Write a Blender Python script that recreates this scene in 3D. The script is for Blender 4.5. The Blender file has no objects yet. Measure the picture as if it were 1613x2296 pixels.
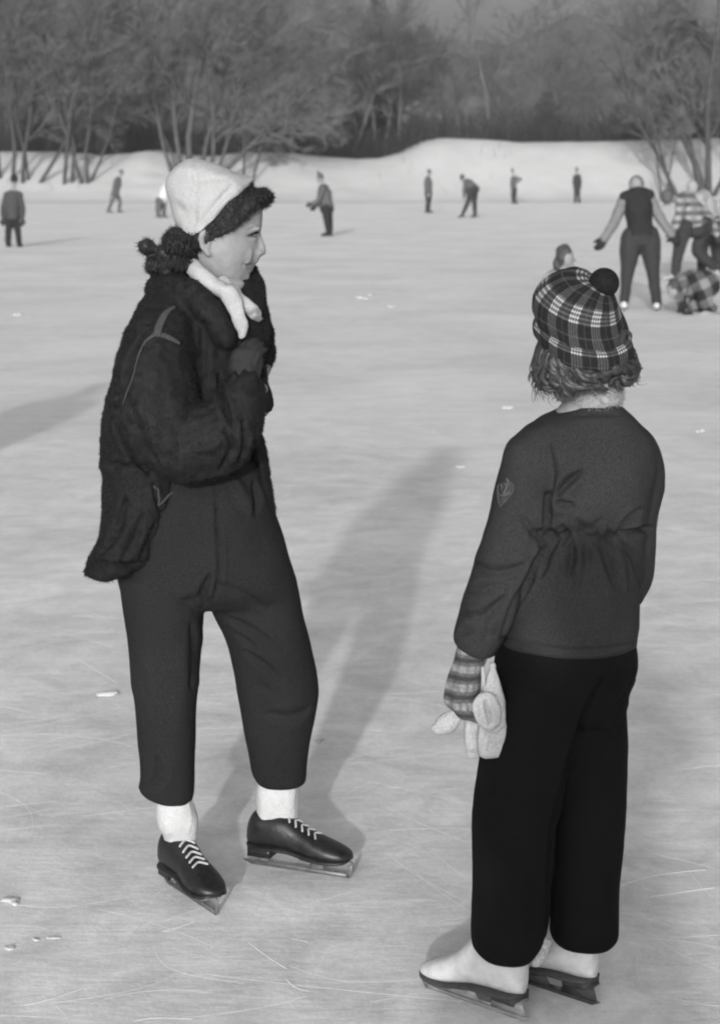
import bpy, bmesh, math, random
import numpy as np
from mathutils import Vector, Matrix
from mathutils.bvhtree import BVHTree

random.seed(7); rng = np.random.default_rng(7)
S = bpy.context.scene
COL = S.collection

# ------------------------------------------------------------------ camera
CAM_H = 1.65; FPX = 4200.0; CX = 806.5; CY = 1147.5; HORIZON = 381.0
PITCH = math.atan((CY - HORIZON) / FPX)
cam_d = bpy.data.cameras.new("camera"); cam = bpy.data.objects.new("camera", cam_d); COL.objects.link(cam)
cam.location = (0, 0, CAM_H); cam.rotation_euler = (math.pi / 2 - PITCH, 0, 0)
cam_d.sensor_fit = 'HORIZONTAL'; cam_d.sensor_width = 36.0; cam_d.lens = 36.0 * FPX / 1613.0
cam_d.clip_start = 0.05; cam_d.clip_end = 1500
cam_d.dof.use_dof = True; cam_d.dof.focus_distance = 4.1; cam_d.dof.aperture_fstop = 10.0
S.camera = cam
S.cycles.filter_width = 2.1

# ------------------------------------------------------------------ sky, sun, exposure
SUN_EL = math.radians(13.4); SUN_AZ = math.radians(7.0)      # light travels away from the camera, a little to the right
wd = bpy.data.worlds.new("World"); S.world = wd; wd.use_nodes = True
nt = wd.node_tree; nt.nodes.clear()
sky = nt.nodes.new("ShaderNodeTexSky"); sky.sky_type = 'NISHITA'; sky.sun_disc = False
sky.sun_elevation = SUN_EL; sky.sun_rotation = math.pi + SUN_AZ
sky.altitude = 0; sky.air_density = 1.0; sky.dust_density = 8.0; sky.ozone_density = 1.0
bw = nt.nodes.new("ShaderNodeRGBToBW"); bg = nt.nodes.new("ShaderNodeBackground"); wo = nt.nodes.new("ShaderNodeOutputWorld")
bg.inputs[1].default_value = 0.15
nt.links.new(sky.outputs[0], bw.inputs[0]); nt.links.new(bw.outputs[0], bg.inputs[0]); nt.links.new(bg.outputs[0], wo.inputs[0])
sun_d = bpy.data.lights.new("sun", 'SUN'); sun_d.energy = 2.0; sun_d.angle = math.radians(1.2); sun_d.color = (1, .995, .985)
sun = bpy.data.objects.new("sun", sun_d); COL.objects.link(sun)
ldir = Vector((math.sin(SUN_AZ) * math.cos(SUN_EL), math.cos(SUN_AZ) * math.cos(SUN_EL), -math.sin(SUN_EL)))
sun.rotation_euler = ldir.to_track_quat('-Z', 'Y').to_euler(); sun.location = (-2, -10, 6)
S.view_settings.view_transform = 'Standard'; S.view_settings.look = 'None'
S.view_settings.exposure = 0.56; S.view_settings.gamma = 1.0; S.view_settings.use_curve_mapping = False

# ------------------------------------------------------------------ geometry helpers
CP, SP = math.cos(PITCH), math.sin(PITCH)
def ray(px, py):
    u = (px - CX) / FPX; v = -(py - CY) / FPX
    return Vector((u, CP + v * SP, -SP + v * CP))
def W(px, py, Y):
    d = ray(px, py); t = Y / d.y
    return Vector((d.x * t, Y, CAM_H + d.z * t))
def G(px, py, z=0.0):
    d = ray(px, py); t = (z - CAM_H) / d.z
    return Vector((d.x * t, d.y * t, z))
def PPM(Y, z=0.8):                       # picture pixels per metre at that distance
    return FPX / (Y * CP + (CAM_H - z) * SP)
def proj(v):
    v = np.asarray(v); x = v[:, 0]; y = v[:, 1]; z = v[:, 2] - CAM_H
    dep = y * CP - z * SP; up = y * SP + z * CP
    return CX + FPX * x / dep, CY - FPX * up / dep

class MB:
    """collects vertices and faces of one mesh"""
    def __init__(self): self.v = []; self.f = []; self.n = 0
    def add(self, v, f):
        v = np.asarray(v, dtype=float).reshape(-1, 3)
        self.v.append(v); o = self.n
        self.f.extend([tuple(int(i) + o for i in q) for q in f]); self.n += len(v); return self
    def arr(self): return np.concatenate(self.v) if self.v else np.zeros((0, 3))
    def mesh(self, name="m"):
        return fast_mesh(name, self.arr(), self.f)
def _flat(F, nf):
    tot = np.fromiter(map(len, F), dtype=np.int32, count=nf); st = np.zeros(nf, np.int32); st[1:] = np.cumsum(tot)[:-1]
    from itertools import chain
    return tot, st, np.fromiter(chain.from_iterable(F), dtype=np.int32, count=int(tot.sum()))
def fast_mesh(name, V, F):
    me = bpy.data.meshes.new(name); nv = len(V); nf = len(F)
    if nv == 0: return me
    if isinstance(F, np.ndarray):
        tot = np.full(nf, F.shape[1], np.int32); st = np.arange(nf, dtype=np.int32) * F.shape[1]; flat = F.astype(np.int32).ravel()
    else:
        tot, st, flat = _flat(F, nf)
    me.vertices.add(nv); me.vertices.foreach_set('co', np.asarray(V, np.float32).ravel())
    me.loops.add(len(flat)); me.loops.foreach_set('vertex_index', flat)
    me.polygons.add(nf); me.polygons.foreach_set('loop_start', st); me.polygons.foreach_set('loop_total', tot)
    me.update(calc_edges=True); me.validate(); return me

def smooth_shade(me): me.polygons.foreach_set('use_smooth', [True] * len(me.polygons)); me.update()
def put(name, me, mat, parent=None, smooth=True, **props):
    o = bpy.data.objects.new(name, me); COL.objects.link(o)
    if mat is not None:
        me.materials.clear()
        for m in (mat if isinstance(mat, (list, tuple)) else [mat]): me.materials.append(m)
    if smooth: smooth_shade(me)
    if parent is not None:
        o.parent = parent
        o.matrix_parent_inverse = Matrix.Translation(parent.matrix_basis.translation).inverted() if parent.parent is None else Matrix.Identity(4)
    for k, v in props.items(): o[k] = v
    return o
def thing(name, label, cat, loc=(0, 0, 0), group=None):
    o = bpy.data.objects.new(name, None); COL.objects.link(o); o.location = loc
    o.empty_display_size = .1; o['label'] = label; o['category'] = cat
    if group: o['group'] = group
    return o
def fixn(me):
    b = bmesh.new(); b.from_mesh(me); bmesh.ops.recalc_face_normals(b, faces=b.faces); b.to_mesh(me); b.free(); me.update(); return me

def catmull(P, sub):
    P = np.asarray(P, float); n = len(P)
    if n < 3 or sub < 2: return P
    out = []
    for i in range(n - 1):
        p0 = P[max(i - 1, 0)]; p1 = P[i]; p2 = P[i + 1]; p3 = P[min(i + 2, n - 1)]
        for k in range(sub):
            t = k / sub
            out.append(.5 * ((2 * p1) + (-p0 + p2) * t + (2 * p0 - 5 * p1 + 4 * p2 - p3) * t * t + (-p0 + 3 * p1 - 3 * p2 + p3) * t ** 3))
    out.append(P[-1]); return np.array(out)

def skin_rings(R):
    """R: list of (n,3) rings -> closed tube with fan caps"""
    n = len(R[0]); m = len(R); v = np.concatenate(R); f = []
    for i in range(m - 1):
        for k in range(n):
            a = i * n + k; b = i * n + (k + 1) % n
            f.append((a, b, b + n, a + n))
    v = np.vstack([v, R[0].mean(0), R[-1].mean(0)])
    for k in range(n):
        f.append((m * n, (k + 1) % n, k)); f.append((m * n + 1, (m - 1) * n + k, (m - 1) * n + (k + 1) % n))
    return v, f

def loft(rings, Y, n=28, pw=2.3, sub=4, cap=True):
    """rings: (xl, yl, xr, yr, dy, ry): picture left/right edge, distance offset and half thickness in depth"""
    rr = catmull(np.array(rings, float), sub)
    th = np.linspace(0, 2 * math.pi, n, endpoint=False)
    c, s = np.cos(th), np.sin(th)
    cc = np.sign(c) * np.abs(c) ** (2 / pw); ss = np.sign(s) * np.abs(s) ** (2 / pw)
    R = []
    for xl, yl, xr, yr, dy, ry in rr:
        L = np.array(W(xl, yl, Y + dy)); Q = np.array(W(xr, yr, Y + dy))
        m = (L + Q) / 2; a = (Q - L) / 2
        R.append(m + cc[:, None] * a + ss[:, None] * np.array([0, ry, 0]))
    if cap:
        def capr(r0, r1):
            d = r0.mean(0) - r1.mean(0); l = np.linalg.norm(d); d = d / l if l > 1e-9 else d
            h = .012
            c0 = r0.mean(0)
            return [c0 + (r0 - c0) * .72 + d * h, c0 + (r0 - c0) * .93 + d * h * .6]
        a = capr(R[0], R[1]); b = capr(R[-1], R[-2])
        R = a + R + b[::-1]
    return skin_rings(R)

def tube(P, rad, n=14, sub=4, flat=None, cap=True):
    """round (or flattened) tube along points; rad per point, flat=(axis vector, factor)"""
    Q = catmull(np.hstack([np.asarray([list(p) for p in P], float), np.asarray(rad, float).reshape(len(P), -1)]), sub)
    C = Q[:, :3]; r = Q[:, 3:]
    T = np.gradient(C, axis=0); T /= np.maximum(np.linalg.norm(T, axis=1)[:, None], 1e-9)
    ref = np.array([0, 1., 0]) if abs(T[0][1]) < .9 else np.array([1., 0, 0])
    th = np.linspace(0, 2 * math.pi, n, endpoint=False); R = []
    u = np.cross(T[0], ref); u /= np.linalg.norm(u)
    for i in range(len(C)):
        u = u - T[i] * np.dot(u, T[i]); u /= max(np.linalg.norm(u), 1e-9); w = np.cross(T[i], u)
        ra = r[i][0]; rb = r[i][-1]
        R.append(C[i] + np.cos(th)[:, None] * u * ra + np.sin(th)[:, None] * w * rb)
    if cap:
        def cp(ring, c, d, rr): return [c + (ring - c) * .45 + d * rr * .85, c + (ring - c) * .8 + d * rr * .58]
        a = cp(R[0], C[0], -T[0], float(np.mean(r[0]))); b = cp(R[-1], C[-1], T[-1], float(np.mean(r[-1])))
        R = a + R + b[::-1]
    return skin_rings(R)

def ball(c, r, n=16, m=10):
    r = np.array([r, r, r] if np.isscalar(r) else r, float); R = []
    for i in range(1, m):
        p = math.pi * i / m; th = np.linspace(0, 2 * math.pi, n, endpoint=False)
        R.append(np.array(c) + r * np.stack([np.cos(th) * math.sin(p), np.sin(th) * math.sin(p), np.full(n, math.cos(p))], 1))
    v, f = skin_rings(R); v[-2] = np.array(c) + [0, 0, r[2]]; v[-1] = np.array(c) - [0, 0, r[2]]
    return v, f

def box(c, s, rot=None):
    c = np.array(c, float); s = np.array(s, float) / 2
    v = np.array([[x, y, z] for x in (-1, 1) for y in (-1, 1) for z in (-1, 1)], float) * s
    if rot is not None: v = v @ np.array(rot).T
    return v + c, [(0, 1, 3, 2), (4, 6, 7, 5), (0, 4, 5, 1), (2, 3, 7, 6), (0, 2, 6, 4), (1, 5, 7, 3)]

def remesh(mb, voxel, it=4, fac=.5):
    me = mb.mesh("tmp"); o = bpy.data.objects.new("tmp", me); COL.objects.link(o)
    r = o.modifiers.new("r", 'REMESH'); r.mode = 'VOXEL'; r.voxel_size = voxel; r.use_smooth_shade = True
    if it:
        s = o.modifiers.new("s", 'SMOOTH'); s.iterations = it; s.factor = fac
    dg = bpy.context.evaluated_depsgraph_get()
    out = bpy.data.meshes.new_from_object(o.evaluated_get(dg))
    bpy.data.objects.remove(o); bpy.data.meshes.remove(me)
    smooth_shade(out); return out

def verts(me):
    a = np.empty(len(me.vertices) * 3); me.vertices.foreach_get('co', a); return a.reshape(-1, 3)
def norms(me):
    a = np.empty(len(me.vertices) * 3); me.vertex_normals.foreach_get('vector', a); return a.reshape(-1, 3)
def setv(me, v): me.vertices.foreach_set('co', np.asarray(v, dtype=np.float32).ravel()); me.update()

_h = rng.random((32, 32, 32))
def vnoise(p):
    p = np.asarray(p, float); i = np.floor(p).astype(int); f = p - i; f = f * f * (3 - 2 * f)
    def g(a, b, c): return _h[(i[:, 0] + a) % 32, (i[:, 1] + b) % 32, (i[:, 2] + c) % 32]
    x, y, z = f[:, 0], f[:, 1], f[:, 2]
    r = 0
    for a in (0, 1):
        for b in (0, 1):
            for c in (0, 1):
                r = r + g(a, b, c) * (x if a else 1 - x) * (y if b else 1 - y) * (z if c else 1 - z)
    return r * 2 - 1
def bumpy(me, amp, scale, oct=3, aniso=(1, 1, 1)):
    v = verts(me); n = norms(me); d = np.zeros(len(v)); a = amp; s = scale
    for k in range(oct):
        d += a * vnoise(v * np.array(aniso) * s + 13.7 * k); a *= .5; s *= 2.1
    setv(me, v + n * d[:, None])
def strokes(me, L):
    """L: (picture polyline, width px, depth m): folds pressed into (or, negative, raised from) the side that faces the camera"""
    v = verts(me); n = norms(me); px, py = proj(v)
    facing = np.einsum('ij,ij->i', n, np.array([0, 0, CAM_H]) - v) > 0
    d = np.zeros(len(v))
    for pts, w, dep in L:
        P = catmull(np.array(pts, float), 4) if len(pts) > 2 else np.array(pts, float)
        best = np.full(len(v), 1e9); tt = np.zeros(len(v)); m = len(P) - 1
        for i in range(m):
            a = P[i]; b = P[i + 1]; ab = b - a; l2 = max(ab @ ab, 1e-9)
            t = np.clip(((px - a[0]) * ab[0] + (py - a[1]) * ab[1]) / l2, 0, 1)
            q = np.hypot(px - a[0] - t * ab[0], py - a[1] - t * ab[1]); k = q < best
            best[k] = q[k]; tt[k] = (i + t[k]) / m
        ww = w * (.35 + .65 * np.sin(math.pi * np.clip(tt, .03, .97)))
        d += dep * (-np.exp(-(best / ww) ** 2) + .38 * np.exp(-((best - 2.1 * ww) / (1.1 * ww)) ** 2) * np.sin(math.pi * np.clip(tt, 0, 1))) * facing
    setv(me, v + n * d[:, None])
def bvh(me): return BVHTree.FromPolygons([tuple(c) for c in verts(me)], [tuple(p.vertices) for p in me.polygons])
def hit(t, px, py, back=None):
    d = ray(px, py).normalized(); loc, nn, i, dist = t.ray_cast(Vector((0, 0, CAM_H)), d)
    if loc is None: return (W(px, py, back) if back else None), Vector((0, -1, 0))
    return loc, nn
def ribbon_on(t, pts, wpx, lift, thick, back, sub=5, mb=None):
    """a thin strip laid on a surface, following picture points"""
    mb = mb or MB(); P = catmull(np.array(pts, float), sub) if len(pts) > 2 else np.array(pts, float)
    ctr = []; 
    for x, y in P:
        l, nn = hit(t, x, y, back); ctr.append((l, nn))
    w = wpx if hasattr(wpx, '__len__') else [wpx] * len(P)
    if len(w) != len(P): w = np.interp(np.linspace(0, 1, len(P)), np.linspace(0, 1, len(w)), w)
    R = []
    for i, (l, nn) in enumerate(ctr):
        a = ctr[max(i - 1, 0)][0]; b = ctr[min(i + 1, len(P) - 1)][0]
        T = (b - a).normalized(); B = T.cross(nn).normalized()
        hw = w[i] / 2 / PPM(l.y, l.z); c = l + nn * lift
        th = np.linspace(0, 2 * math.pi, 8, endpoint=False)
        R.append(np.array([list(c + B * (math.cos(q) * hw) + nn * (math.sin(q) * thick)) for q in th]))
    v, f = skin_rings(R); mb.add(v, f); return mb

def fur(me, count, length, width, down=.7, mb=None, rand=.5):
    """short pile: thin tapering hairs rooted on a mesh"""
    me.calc_loop_triangles(); T = np.empty(len(me.loop_triangles) * 3, int); me.loop_triangles.foreach_get('vertices', T); T = T.reshape(-1, 3)
    v = verts(me); n = norms(me)
    A = np.linalg.norm(np.cross(v[T[:, 1]] - v[T[:, 0]], v[T[:, 2]] - v[T[:, 0]]), axis=1)
    k = rng.choice(len(T), count, p=A / A.sum()); r1 = np.sqrt(rng.random(count)); r2 = rng.random(count)
    a, b, c = (1 - r1)[:, None], (r1 * (1 - r2))[:, None], (r1 * r2)[:, None]
    p = v[T[k, 0]] * a + v[T[k, 1]] * b + v[T[k, 2]] * c; nn = n[T[k, 0]] * a + n[T[k, 1]] * b + n[T[k, 2]] * c
    d = nn + np.array([0, 0, -down]) + rng.normal(0, rand, (count, 3)); d /= np.linalg.norm(d, axis=1)[:, None]
    s = np.cross(d, rng.normal(0, 1, (count, 3))); s /= np.maximum(np.linalg.norm(s, axis=1)[:, None], 1e-6)
    L = length * (.55 + .7 * rng.random(count))[:, None]
    V = np.stack([p - s * width / 2 - nn * .001, p + s * width / 2 - nn * .001, p + d * L], 1).reshape(-1, 3)
    return V, np.arange(count * 3).reshape(-1, 3)
def with_fur(me, V, F):
    """append hairs to the mesh they grow on"""
    v0 = verts(me); f0 = [tuple(p.vertices) for p in me.polygons]
    o = len(v0); out = fast_mesh(me.name, np.vstack([v0, V]), f0 + [tuple(int(i) + o for i in t) for t in F]); smooth_shade(out)
    return out

# ------------------------------------------------------------------ materials (all greys: the place is shown in black and white)
MATS = {}
def mat(name, g, rough=.8, var=.12, scale=60., bump=.15, sheen=0., spec=.25, big=.0, bigscale=4., bdist=.004):
    if name in MATS: return MATS[name]
    m = bpy.data.materials.new(name); m.use_nodes = True; t = m.node_tree; N = t.nodes; L = t.links
    p = N['Principled BSDF']; p.inputs['Roughness'].default_value = rough; p.inputs['Specular IOR Level'].default_value = spec
    tc = N.new('ShaderNodeTexCoord'); no = N.new('ShaderNodeTexNoise'); no.inputs['Scale'].default_value = scale; no.inputs['Detail'].default_value = 4
    L.new(tc.outputs['Object'], no.inputs['Vector'])
    mr = N.new('ShaderNodeMapRange'); mr.inputs[1].default_value = .3; mr.inputs[2].default_value = .7
    mr.inputs[3].default_value = g * (1 - var); mr.inputs[4].default_value = g * (1 + var); L.new(no.outputs['Fac'], mr.inputs[0])
    out = mr.outputs[0]
    if big:
        n2 = N.new('ShaderNodeTexNoise'); n2.inputs['Scale'].default_value = bigscale; n2.inputs['Detail'].default_value = 3; L.new(tc.outputs['Object'], n2.inputs['Vector'])
        m2 = N.new('ShaderNodeMapRange'); m2.inputs[1].default_value = .3; m2.inputs[2].default_value = .7; m2.inputs[3].default_value = 1 - big; m2.inputs[4].default_value = 1 + big
        L.new(n2.outputs['Fac'], m2.inputs[0]); mu = N.new('ShaderNodeMath'); mu.operation = 'MULTIPLY'; L.new(out, mu.inputs[0]); L.new(m2.outputs[0], mu.inputs[1]); out = mu.outputs[0]
    L.new(out, p.inputs['Base Color'])
    if bump:
        b = N.new('ShaderNodeBump'); b.inputs['Strength'].default_value = bump; b.inputs['Distance'].default_value = bdist; L.new(no.outputs['Fac'], b.inputs['Height']); L.new(b.outputs[0], p.inputs['Normal'])
    if sheen:
        p.inputs['Sheen Weight'].default_value = sheen; p.inputs['Sheen Roughness'].default_value = .5
    MATS[name] = m; return m

SKIN = mat('skin', .232, .6, .07, 90, .08, spec=.3)
LIPS = mat('lip_skin', .15, .5, .05, 90, .05)
DARKHAIR = mat('dark_hair', .020, .6, .5, 120, .2, spec=.3)
FURM = mat('dark_fur', .0075, .8, .45, 60, .2, big=.3, bigscale=7)
WOOL_T = mat('charcoal_wool', .0165, .9, .38, 300, .5, spec=.1, big=.10, bigscale=6)
WOOL_B = mat('black_wool', .0048, .9, .45, 300, .4, spec=.1, big=.12, bigscale=6)
WOOL_J = mat('grey_wool', .0265, .9, .34, 300, .5, spec=.1, big=.10, bigscale=6)
WHITEC = mat('white_cloth', .35, .9, .10, 220, .5)
WHITEK = mat('white_knit', .36, .95, .16, 260, .9)
LEATHER_B = mat('black_leather', .011, .42, .5, 55, .35, spec=.45)
LEATHER_W = mat('white_leather', .52, .5, .14, 45, .35, spec=.4)
STEEL = mat('blade_steel', .13, .38, .25, 60, .05, spec=.6)
SOLE = mat('sole_dark', .05, .6, .2, 80, .1)
LACE = mat('lace', .42, .8, .1, 200, .1)
SEAM = mat('worn_seam', .045, .9, .15, 200, .2)
SNOW = mat('snow', .525, .8, .03, 3., .25, big=.05, bigscale=.35, spec=.2, bdist=.05)

# ================================================================== SETTING
def node_mat(name):
    m = bpy.data.materials.new(name); m.use_nodes = True; t = m.node_tree
    return m, t, t.nodes, t.links, t.nodes['Principled BSDF']
def math_n(t, op, a, b=None):
    n = t.nodes.new('ShaderNodeMath'); n.operation = op
    for i, x in enumerate((a, b)):
        if x is None: continue
        if isinstance(x, (int, float)): n.inputs[i].default_value = x
        else: t.links.new(x, n.inputs[i])
    return n.outputs[0]
def noise_n(t, vec, scale, detail=4, rough=.5, dist=0., mscale=None, rot=0.):
    if mscale is not None:
        mp = t.nodes.new('ShaderNodeMapping'); mp.inputs['Scale'].default_value = mscale; mp.inputs['Rotation'].default_value = (0, 0, rot); t.links.new(vec, mp.inputs[0]); vec = mp.outputs[0]
    n = t.nodes.new('ShaderNodeTexNoise'); n.inputs['Scale'].default_value = scale; n.inputs['Detail'].default_value = detail
    n.inputs['Roughness'].default_value = rough; n.inputs['Distortion'].default_value = dist; t.links.new(vec, n.inputs['Vector']); return n.outputs['Fac']
def rng_n(t, x, a, b, c, d):
    n = t.nodes.new('ShaderNodeMapRange'); t.links.new(x, n.inputs[0])
    for i, q in enumerate((a, b, c, d)): n.inputs[i + 1].default_value = q
    return n.outputs[0]

# ---- ice sheet with frost, scrapes and worn patches
ICE, t, N, L, p = node_mat('skated_ice')
tc = N.new('ShaderNodeTexCoord').outputs['Object']
SXYZ = N.new('ShaderNodeSeparateXYZ'); L.new(tc, SXYZ.inputs[0]); SY = SXYZ.outputs[1]
a = rng_n(t, noise_n(t, tc, .55, 5, .6, .6), .3, .7, -.5, .5)                          # broad worn areas
b = rng_n(t, noise_n(t, tc, 4.6, 9, .70, .5), .28, .72, -.5, .5)                      # patches of frost
c1 = rng_n(t, noise_n(t, tc, 9., 6, .75, .3, (.22, 1.2, 1), .35), .35, .65, -.5, .5)    # scrapes one way
c2 = rng_n(t, noise_n(t, tc, 9., 6, .7, .4, (.22, 1.2, 1), -.75), .35, .65, -.5, .5)   # scrapes the other way
c3 = rng_n(t, noise_n(t, tc, 7., 6, .75, .3, (.22, 1.1, 1), 1.15), .35, .65, -.5, .5)
e = rng_n(t, noise_n(t, tc, 45., 4, .7), .3, .7, -.5, .5); e2 = rng_n(t, noise_n(t, tc, 170., 2, .6), .3, .7, -.5, .5)
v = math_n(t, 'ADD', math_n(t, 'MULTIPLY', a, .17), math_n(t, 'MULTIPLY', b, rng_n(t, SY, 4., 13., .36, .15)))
v = math_n(t, 'ADD', v, math_n(t, 'MULTIPLY', math_n(t, 'ADD', math_n(t, 'ADD', c1, c2), c3), .022))
v = math_n(t, 'ADD', v, math_n(t, 'ADD', math_n(t, 'MULTIPLY', e, .09), math_n(t, 'MULTIPLY', e2, .09)))
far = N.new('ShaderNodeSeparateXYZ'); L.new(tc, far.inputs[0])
vo = N.new('ShaderNodeTexVoronoi'); vo.feature = 'DISTANCE_TO_EDGE'; vo.inputs['Scale'].default_value = 1.1
mp = N.new('ShaderNodeMapping'); mp.inputs['Scale'].default_value = (1, .55, 1); mp.inputs['Rotation'].default_value = (0, 0, .5)
nn = N.new('ShaderNodeTexNoise'); nn.inputs['Scale'].default_value = .8; nn.inputs['Detail'].default_value = 3; L.new(tc, nn.inputs['Vector'])
mx = N.new('ShaderNodeMix'); mx.data_type = 'VECTOR'; mx.inputs[0].default_value = .45; L.new(tc, mx.inputs[4]); L.new(nn.outputs['Color'], mx.inputs[5])
L.new(mx.outputs[1], mp.inputs[0]); L.new(mp.outputs[0], vo.inputs['Vector'])
ln = math_n(t, 'MULTIPLY', rng_n(t, vo.outputs['Distance'], 0., .012, 1., 0.), rng_n(t, noise_n(t, tc, 1.7, 3), .45, .65, 0., 1.))
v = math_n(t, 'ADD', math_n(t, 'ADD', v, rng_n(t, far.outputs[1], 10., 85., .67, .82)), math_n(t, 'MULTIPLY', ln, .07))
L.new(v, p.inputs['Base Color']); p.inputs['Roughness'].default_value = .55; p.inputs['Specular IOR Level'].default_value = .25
bm_ = N.new('ShaderNodeBump'); bm_.inputs['Strength'].default_value = .25; bm_.inputs['Distance'].default_value = .003
L.new(math_n(t, 'ADD', math_n(t, 'ADD', b, c1), math_n(t, 'ADD', c2, math_n(t, 'MULTIPLY', e, .8))), bm_.inputs['Height']); L.new(bm_.outputs[0], p.inputs['Normal'])
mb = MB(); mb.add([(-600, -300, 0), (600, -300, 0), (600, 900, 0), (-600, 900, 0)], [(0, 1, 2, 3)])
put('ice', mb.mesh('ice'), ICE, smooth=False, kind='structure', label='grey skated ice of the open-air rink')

# ---- snow bank heaped round the far edge, and the ground behind it
SKY_L = np.array([(-2000, 335), (-900, 338), (-400, 345), (0, 341), (60, 341), (130, 344), (240, 349), (300, 345), (345, 338), (390, 346), (430, 350), (480, 352), (560, 344), (640, 344), (720, 351), (800, 357), (850, 354), (900, 343), (950, 320), (990, 312), (1050, 316), (1150, 321), (1300, 319), (1450, 316), (1613, 314), (2000, 322), (2600, 335), (4000, 335)], float)
def bank_z(x, y):
    px = CX + FPX * x / (110. * CP)
    top = np.interp(px, SKY_L[:, 0], SKY_L[:, 1]); zt = CAM_H + (HORIZON - top) * 110. / FPX
    edge = 98.3 + .8 * vnoise(np.stack([x * .12, x * 0 + 3.1, x * 0], 1))
    s = np.clip((y - edge) / 3.2, 0, 1); s = s * s * (3 - 2 * s)
    q = np.clip((y - edge) / 11.0, 0, 1); q = q * q * (3 - 2 * q)
    r = np.clip((y - 114) / 12., 0, 1)
    lump = .10 * vnoise(np.stack([x * .3, y * .3, x * 0 + 5], 1)) + .03 * vnoise(np.stack([x * 1.1, y * 1.1, x * 0], 1))
    z = zt * q - 1.3 * r * r + lump * s
    # heap in front of the trees, left of the middle
    hx = (415 - CX) / FPX * 100.
    z = z + .35 * np.exp(-((x - hx) / 1.9) ** 2 - ((y - 101.) / 1.8) ** 2)
    z = z + .2 * np.exp(-((x - hx - 2.4) / 1.3) ** 2 - ((y - 101.2) / 1.5) ** 2)
    return np.where(s <= 0, -.05, z)
xs = np.concatenate([np.linspace(-300, -45, 40), np.linspace(-44, 44, 300), np.linspace(45, 300, 40)]); ys = np.concatenate([np.linspace(95, 117, 70), np.linspace(118, 420, 40)])
X, Yg = np.meshgrid(xs, ys); Z = bank_z(X.ravel(), Yg.ravel()); nx = len(xs); ny = len(ys)
mb = MB(); mb.add(np.stack([X.ravel(), Yg.ravel(), Z], 1), [(j * nx + i, j * nx + i + 1, (j + 1) * nx + i + 1, (j + 1) * nx + i) for j in range(ny - 1) for i in range(nx - 1)])
put('snow_bank', mb.mesh('snow_bank'), SNOW, kind='structure', label='bright ploughed snow heaped along the far edge of the rink')

# ---- wooded hill far behind
HILL, t, N, L, p = node_mat('far_woods_ground')
tc = N.new('ShaderNodeTexCoord').outputs['Object']
v = math_n(t, 'ADD', rng_n(t, noise_n(t, tc, .16, 8, .7, .5, (1, 1, .35)), .3, .7, .06, .17), rng_n(t, noise_n(t, tc, 2.5, 5, .7), .3, .7, -.03, .03))
L.new(v, p.inputs['Base Color']); p.inputs['Roughness'].default_value = 1; p.inputs['Specular IOR Level'].default_value = 0
xs = np.linspace(-220, 220, 150); ys = np.linspace(150, 330, 60); X, Yg = np.meshgrid(xs, ys)
hh = 15.5 * (1 - np.exp(-np.clip(Yg - 152, 0, None) / 16.)) + 2.2 * vnoise(np.stack([X.ravel() * .09, Yg.ravel() * .05, X.ravel() * 0], 1)).reshape(X.shape) + 1.0 * vnoise(np.stack([X.ravel() * .5, Yg.ravel() * .3, X.ravel() * 0], 1)).reshape(X.shape)
mb = MB(); nx = len(xs); ny = len(ys)
mb.add(np.stack([X.ravel(), Yg.ravel(), np.where(Yg < 153, -1, hh).ravel()], 1), [(j * nx + i, j * nx + i + 1, (j + 1) * nx + i + 1, (j + 1) * nx + i) for j in range(ny - 1) for i in range(nx - 1)])
put('hill', mb.mesh('hill'), HILL, kind='structure', label='hazy wooded rise closing the view behind the trees')

# ---- trees
BARK = mat('bark', .062, .95, .3, 3., .3, spec=.1, big=.15, bigscale=.6)
BARK_L = mat('pale_bark', .075, .9, .3, 3., .2, spec=.1)
TWIG = mat('twig', .15, .95, .25, 1.2, 0, spec=.1, big=.2, bigscale=.25)
TWIG2 = mat('grey_twig', .125, .95, .25, 1.2, 0, spec=.1, big=.2, bigscale=.25)
NEEDLE = mat('needles', .07, .9, .4, 2., 0, spec=.1)
CS = {k: [(math.cos(2 * math.pi * j / k), math.sin(2 * math.pi * j / k)) for j in range(k)] for k in (3, 5, 6)}
class TB:
    """quick three-sided tubes for branches"""
    def __init__(self): self.V = []; self.F = []; self.n = 0
    def seg(self, P, R, k=3):
        P = np.asarray(P); m = len(P)
        tx, ty, tz = (P[-1] - P[0]).tolist(); l = math.sqrt(tx * tx + ty * ty + tz * tz) or 1e-9; tx /= l; ty /= l; tz /= l
        ux, uy, uz = ty * .38 - tz * .87, tz * .31 - tx * .38, tx * .87 - ty * .31; l = math.sqrt(ux * ux + uy * uy + uz * uz) or 1e-9; ux /= l; uy /= l; uz /= l
        wx, wy, wz = ty * uz - tz * uy, tz * ux - tx * uz, tx * uy - ty * ux
        o = np.array([(c * ux + s * wx, c * uy + s * wy, c * uz + s * wz) for c, s in CS[k]])
        self.V.append((P[:, None, :] + o[None] * np.asarray(R)[:, None, None]).reshape(-1, 3))
        b = self.n
        for i in range(m - 1):
            for j in range(k):
                a = b + i * k + j; c = b + i * k + (j + 1) % k; self.F.append((a, c, c + k, a + k))
        self.n += m * k
    def mesh(self, name):
        if not self.n: return bpy.data.meshes.new(name)
        me = fast_mesh(name, np.concatenate(self.V), self.F); smooth_shade(me); return me
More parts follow.
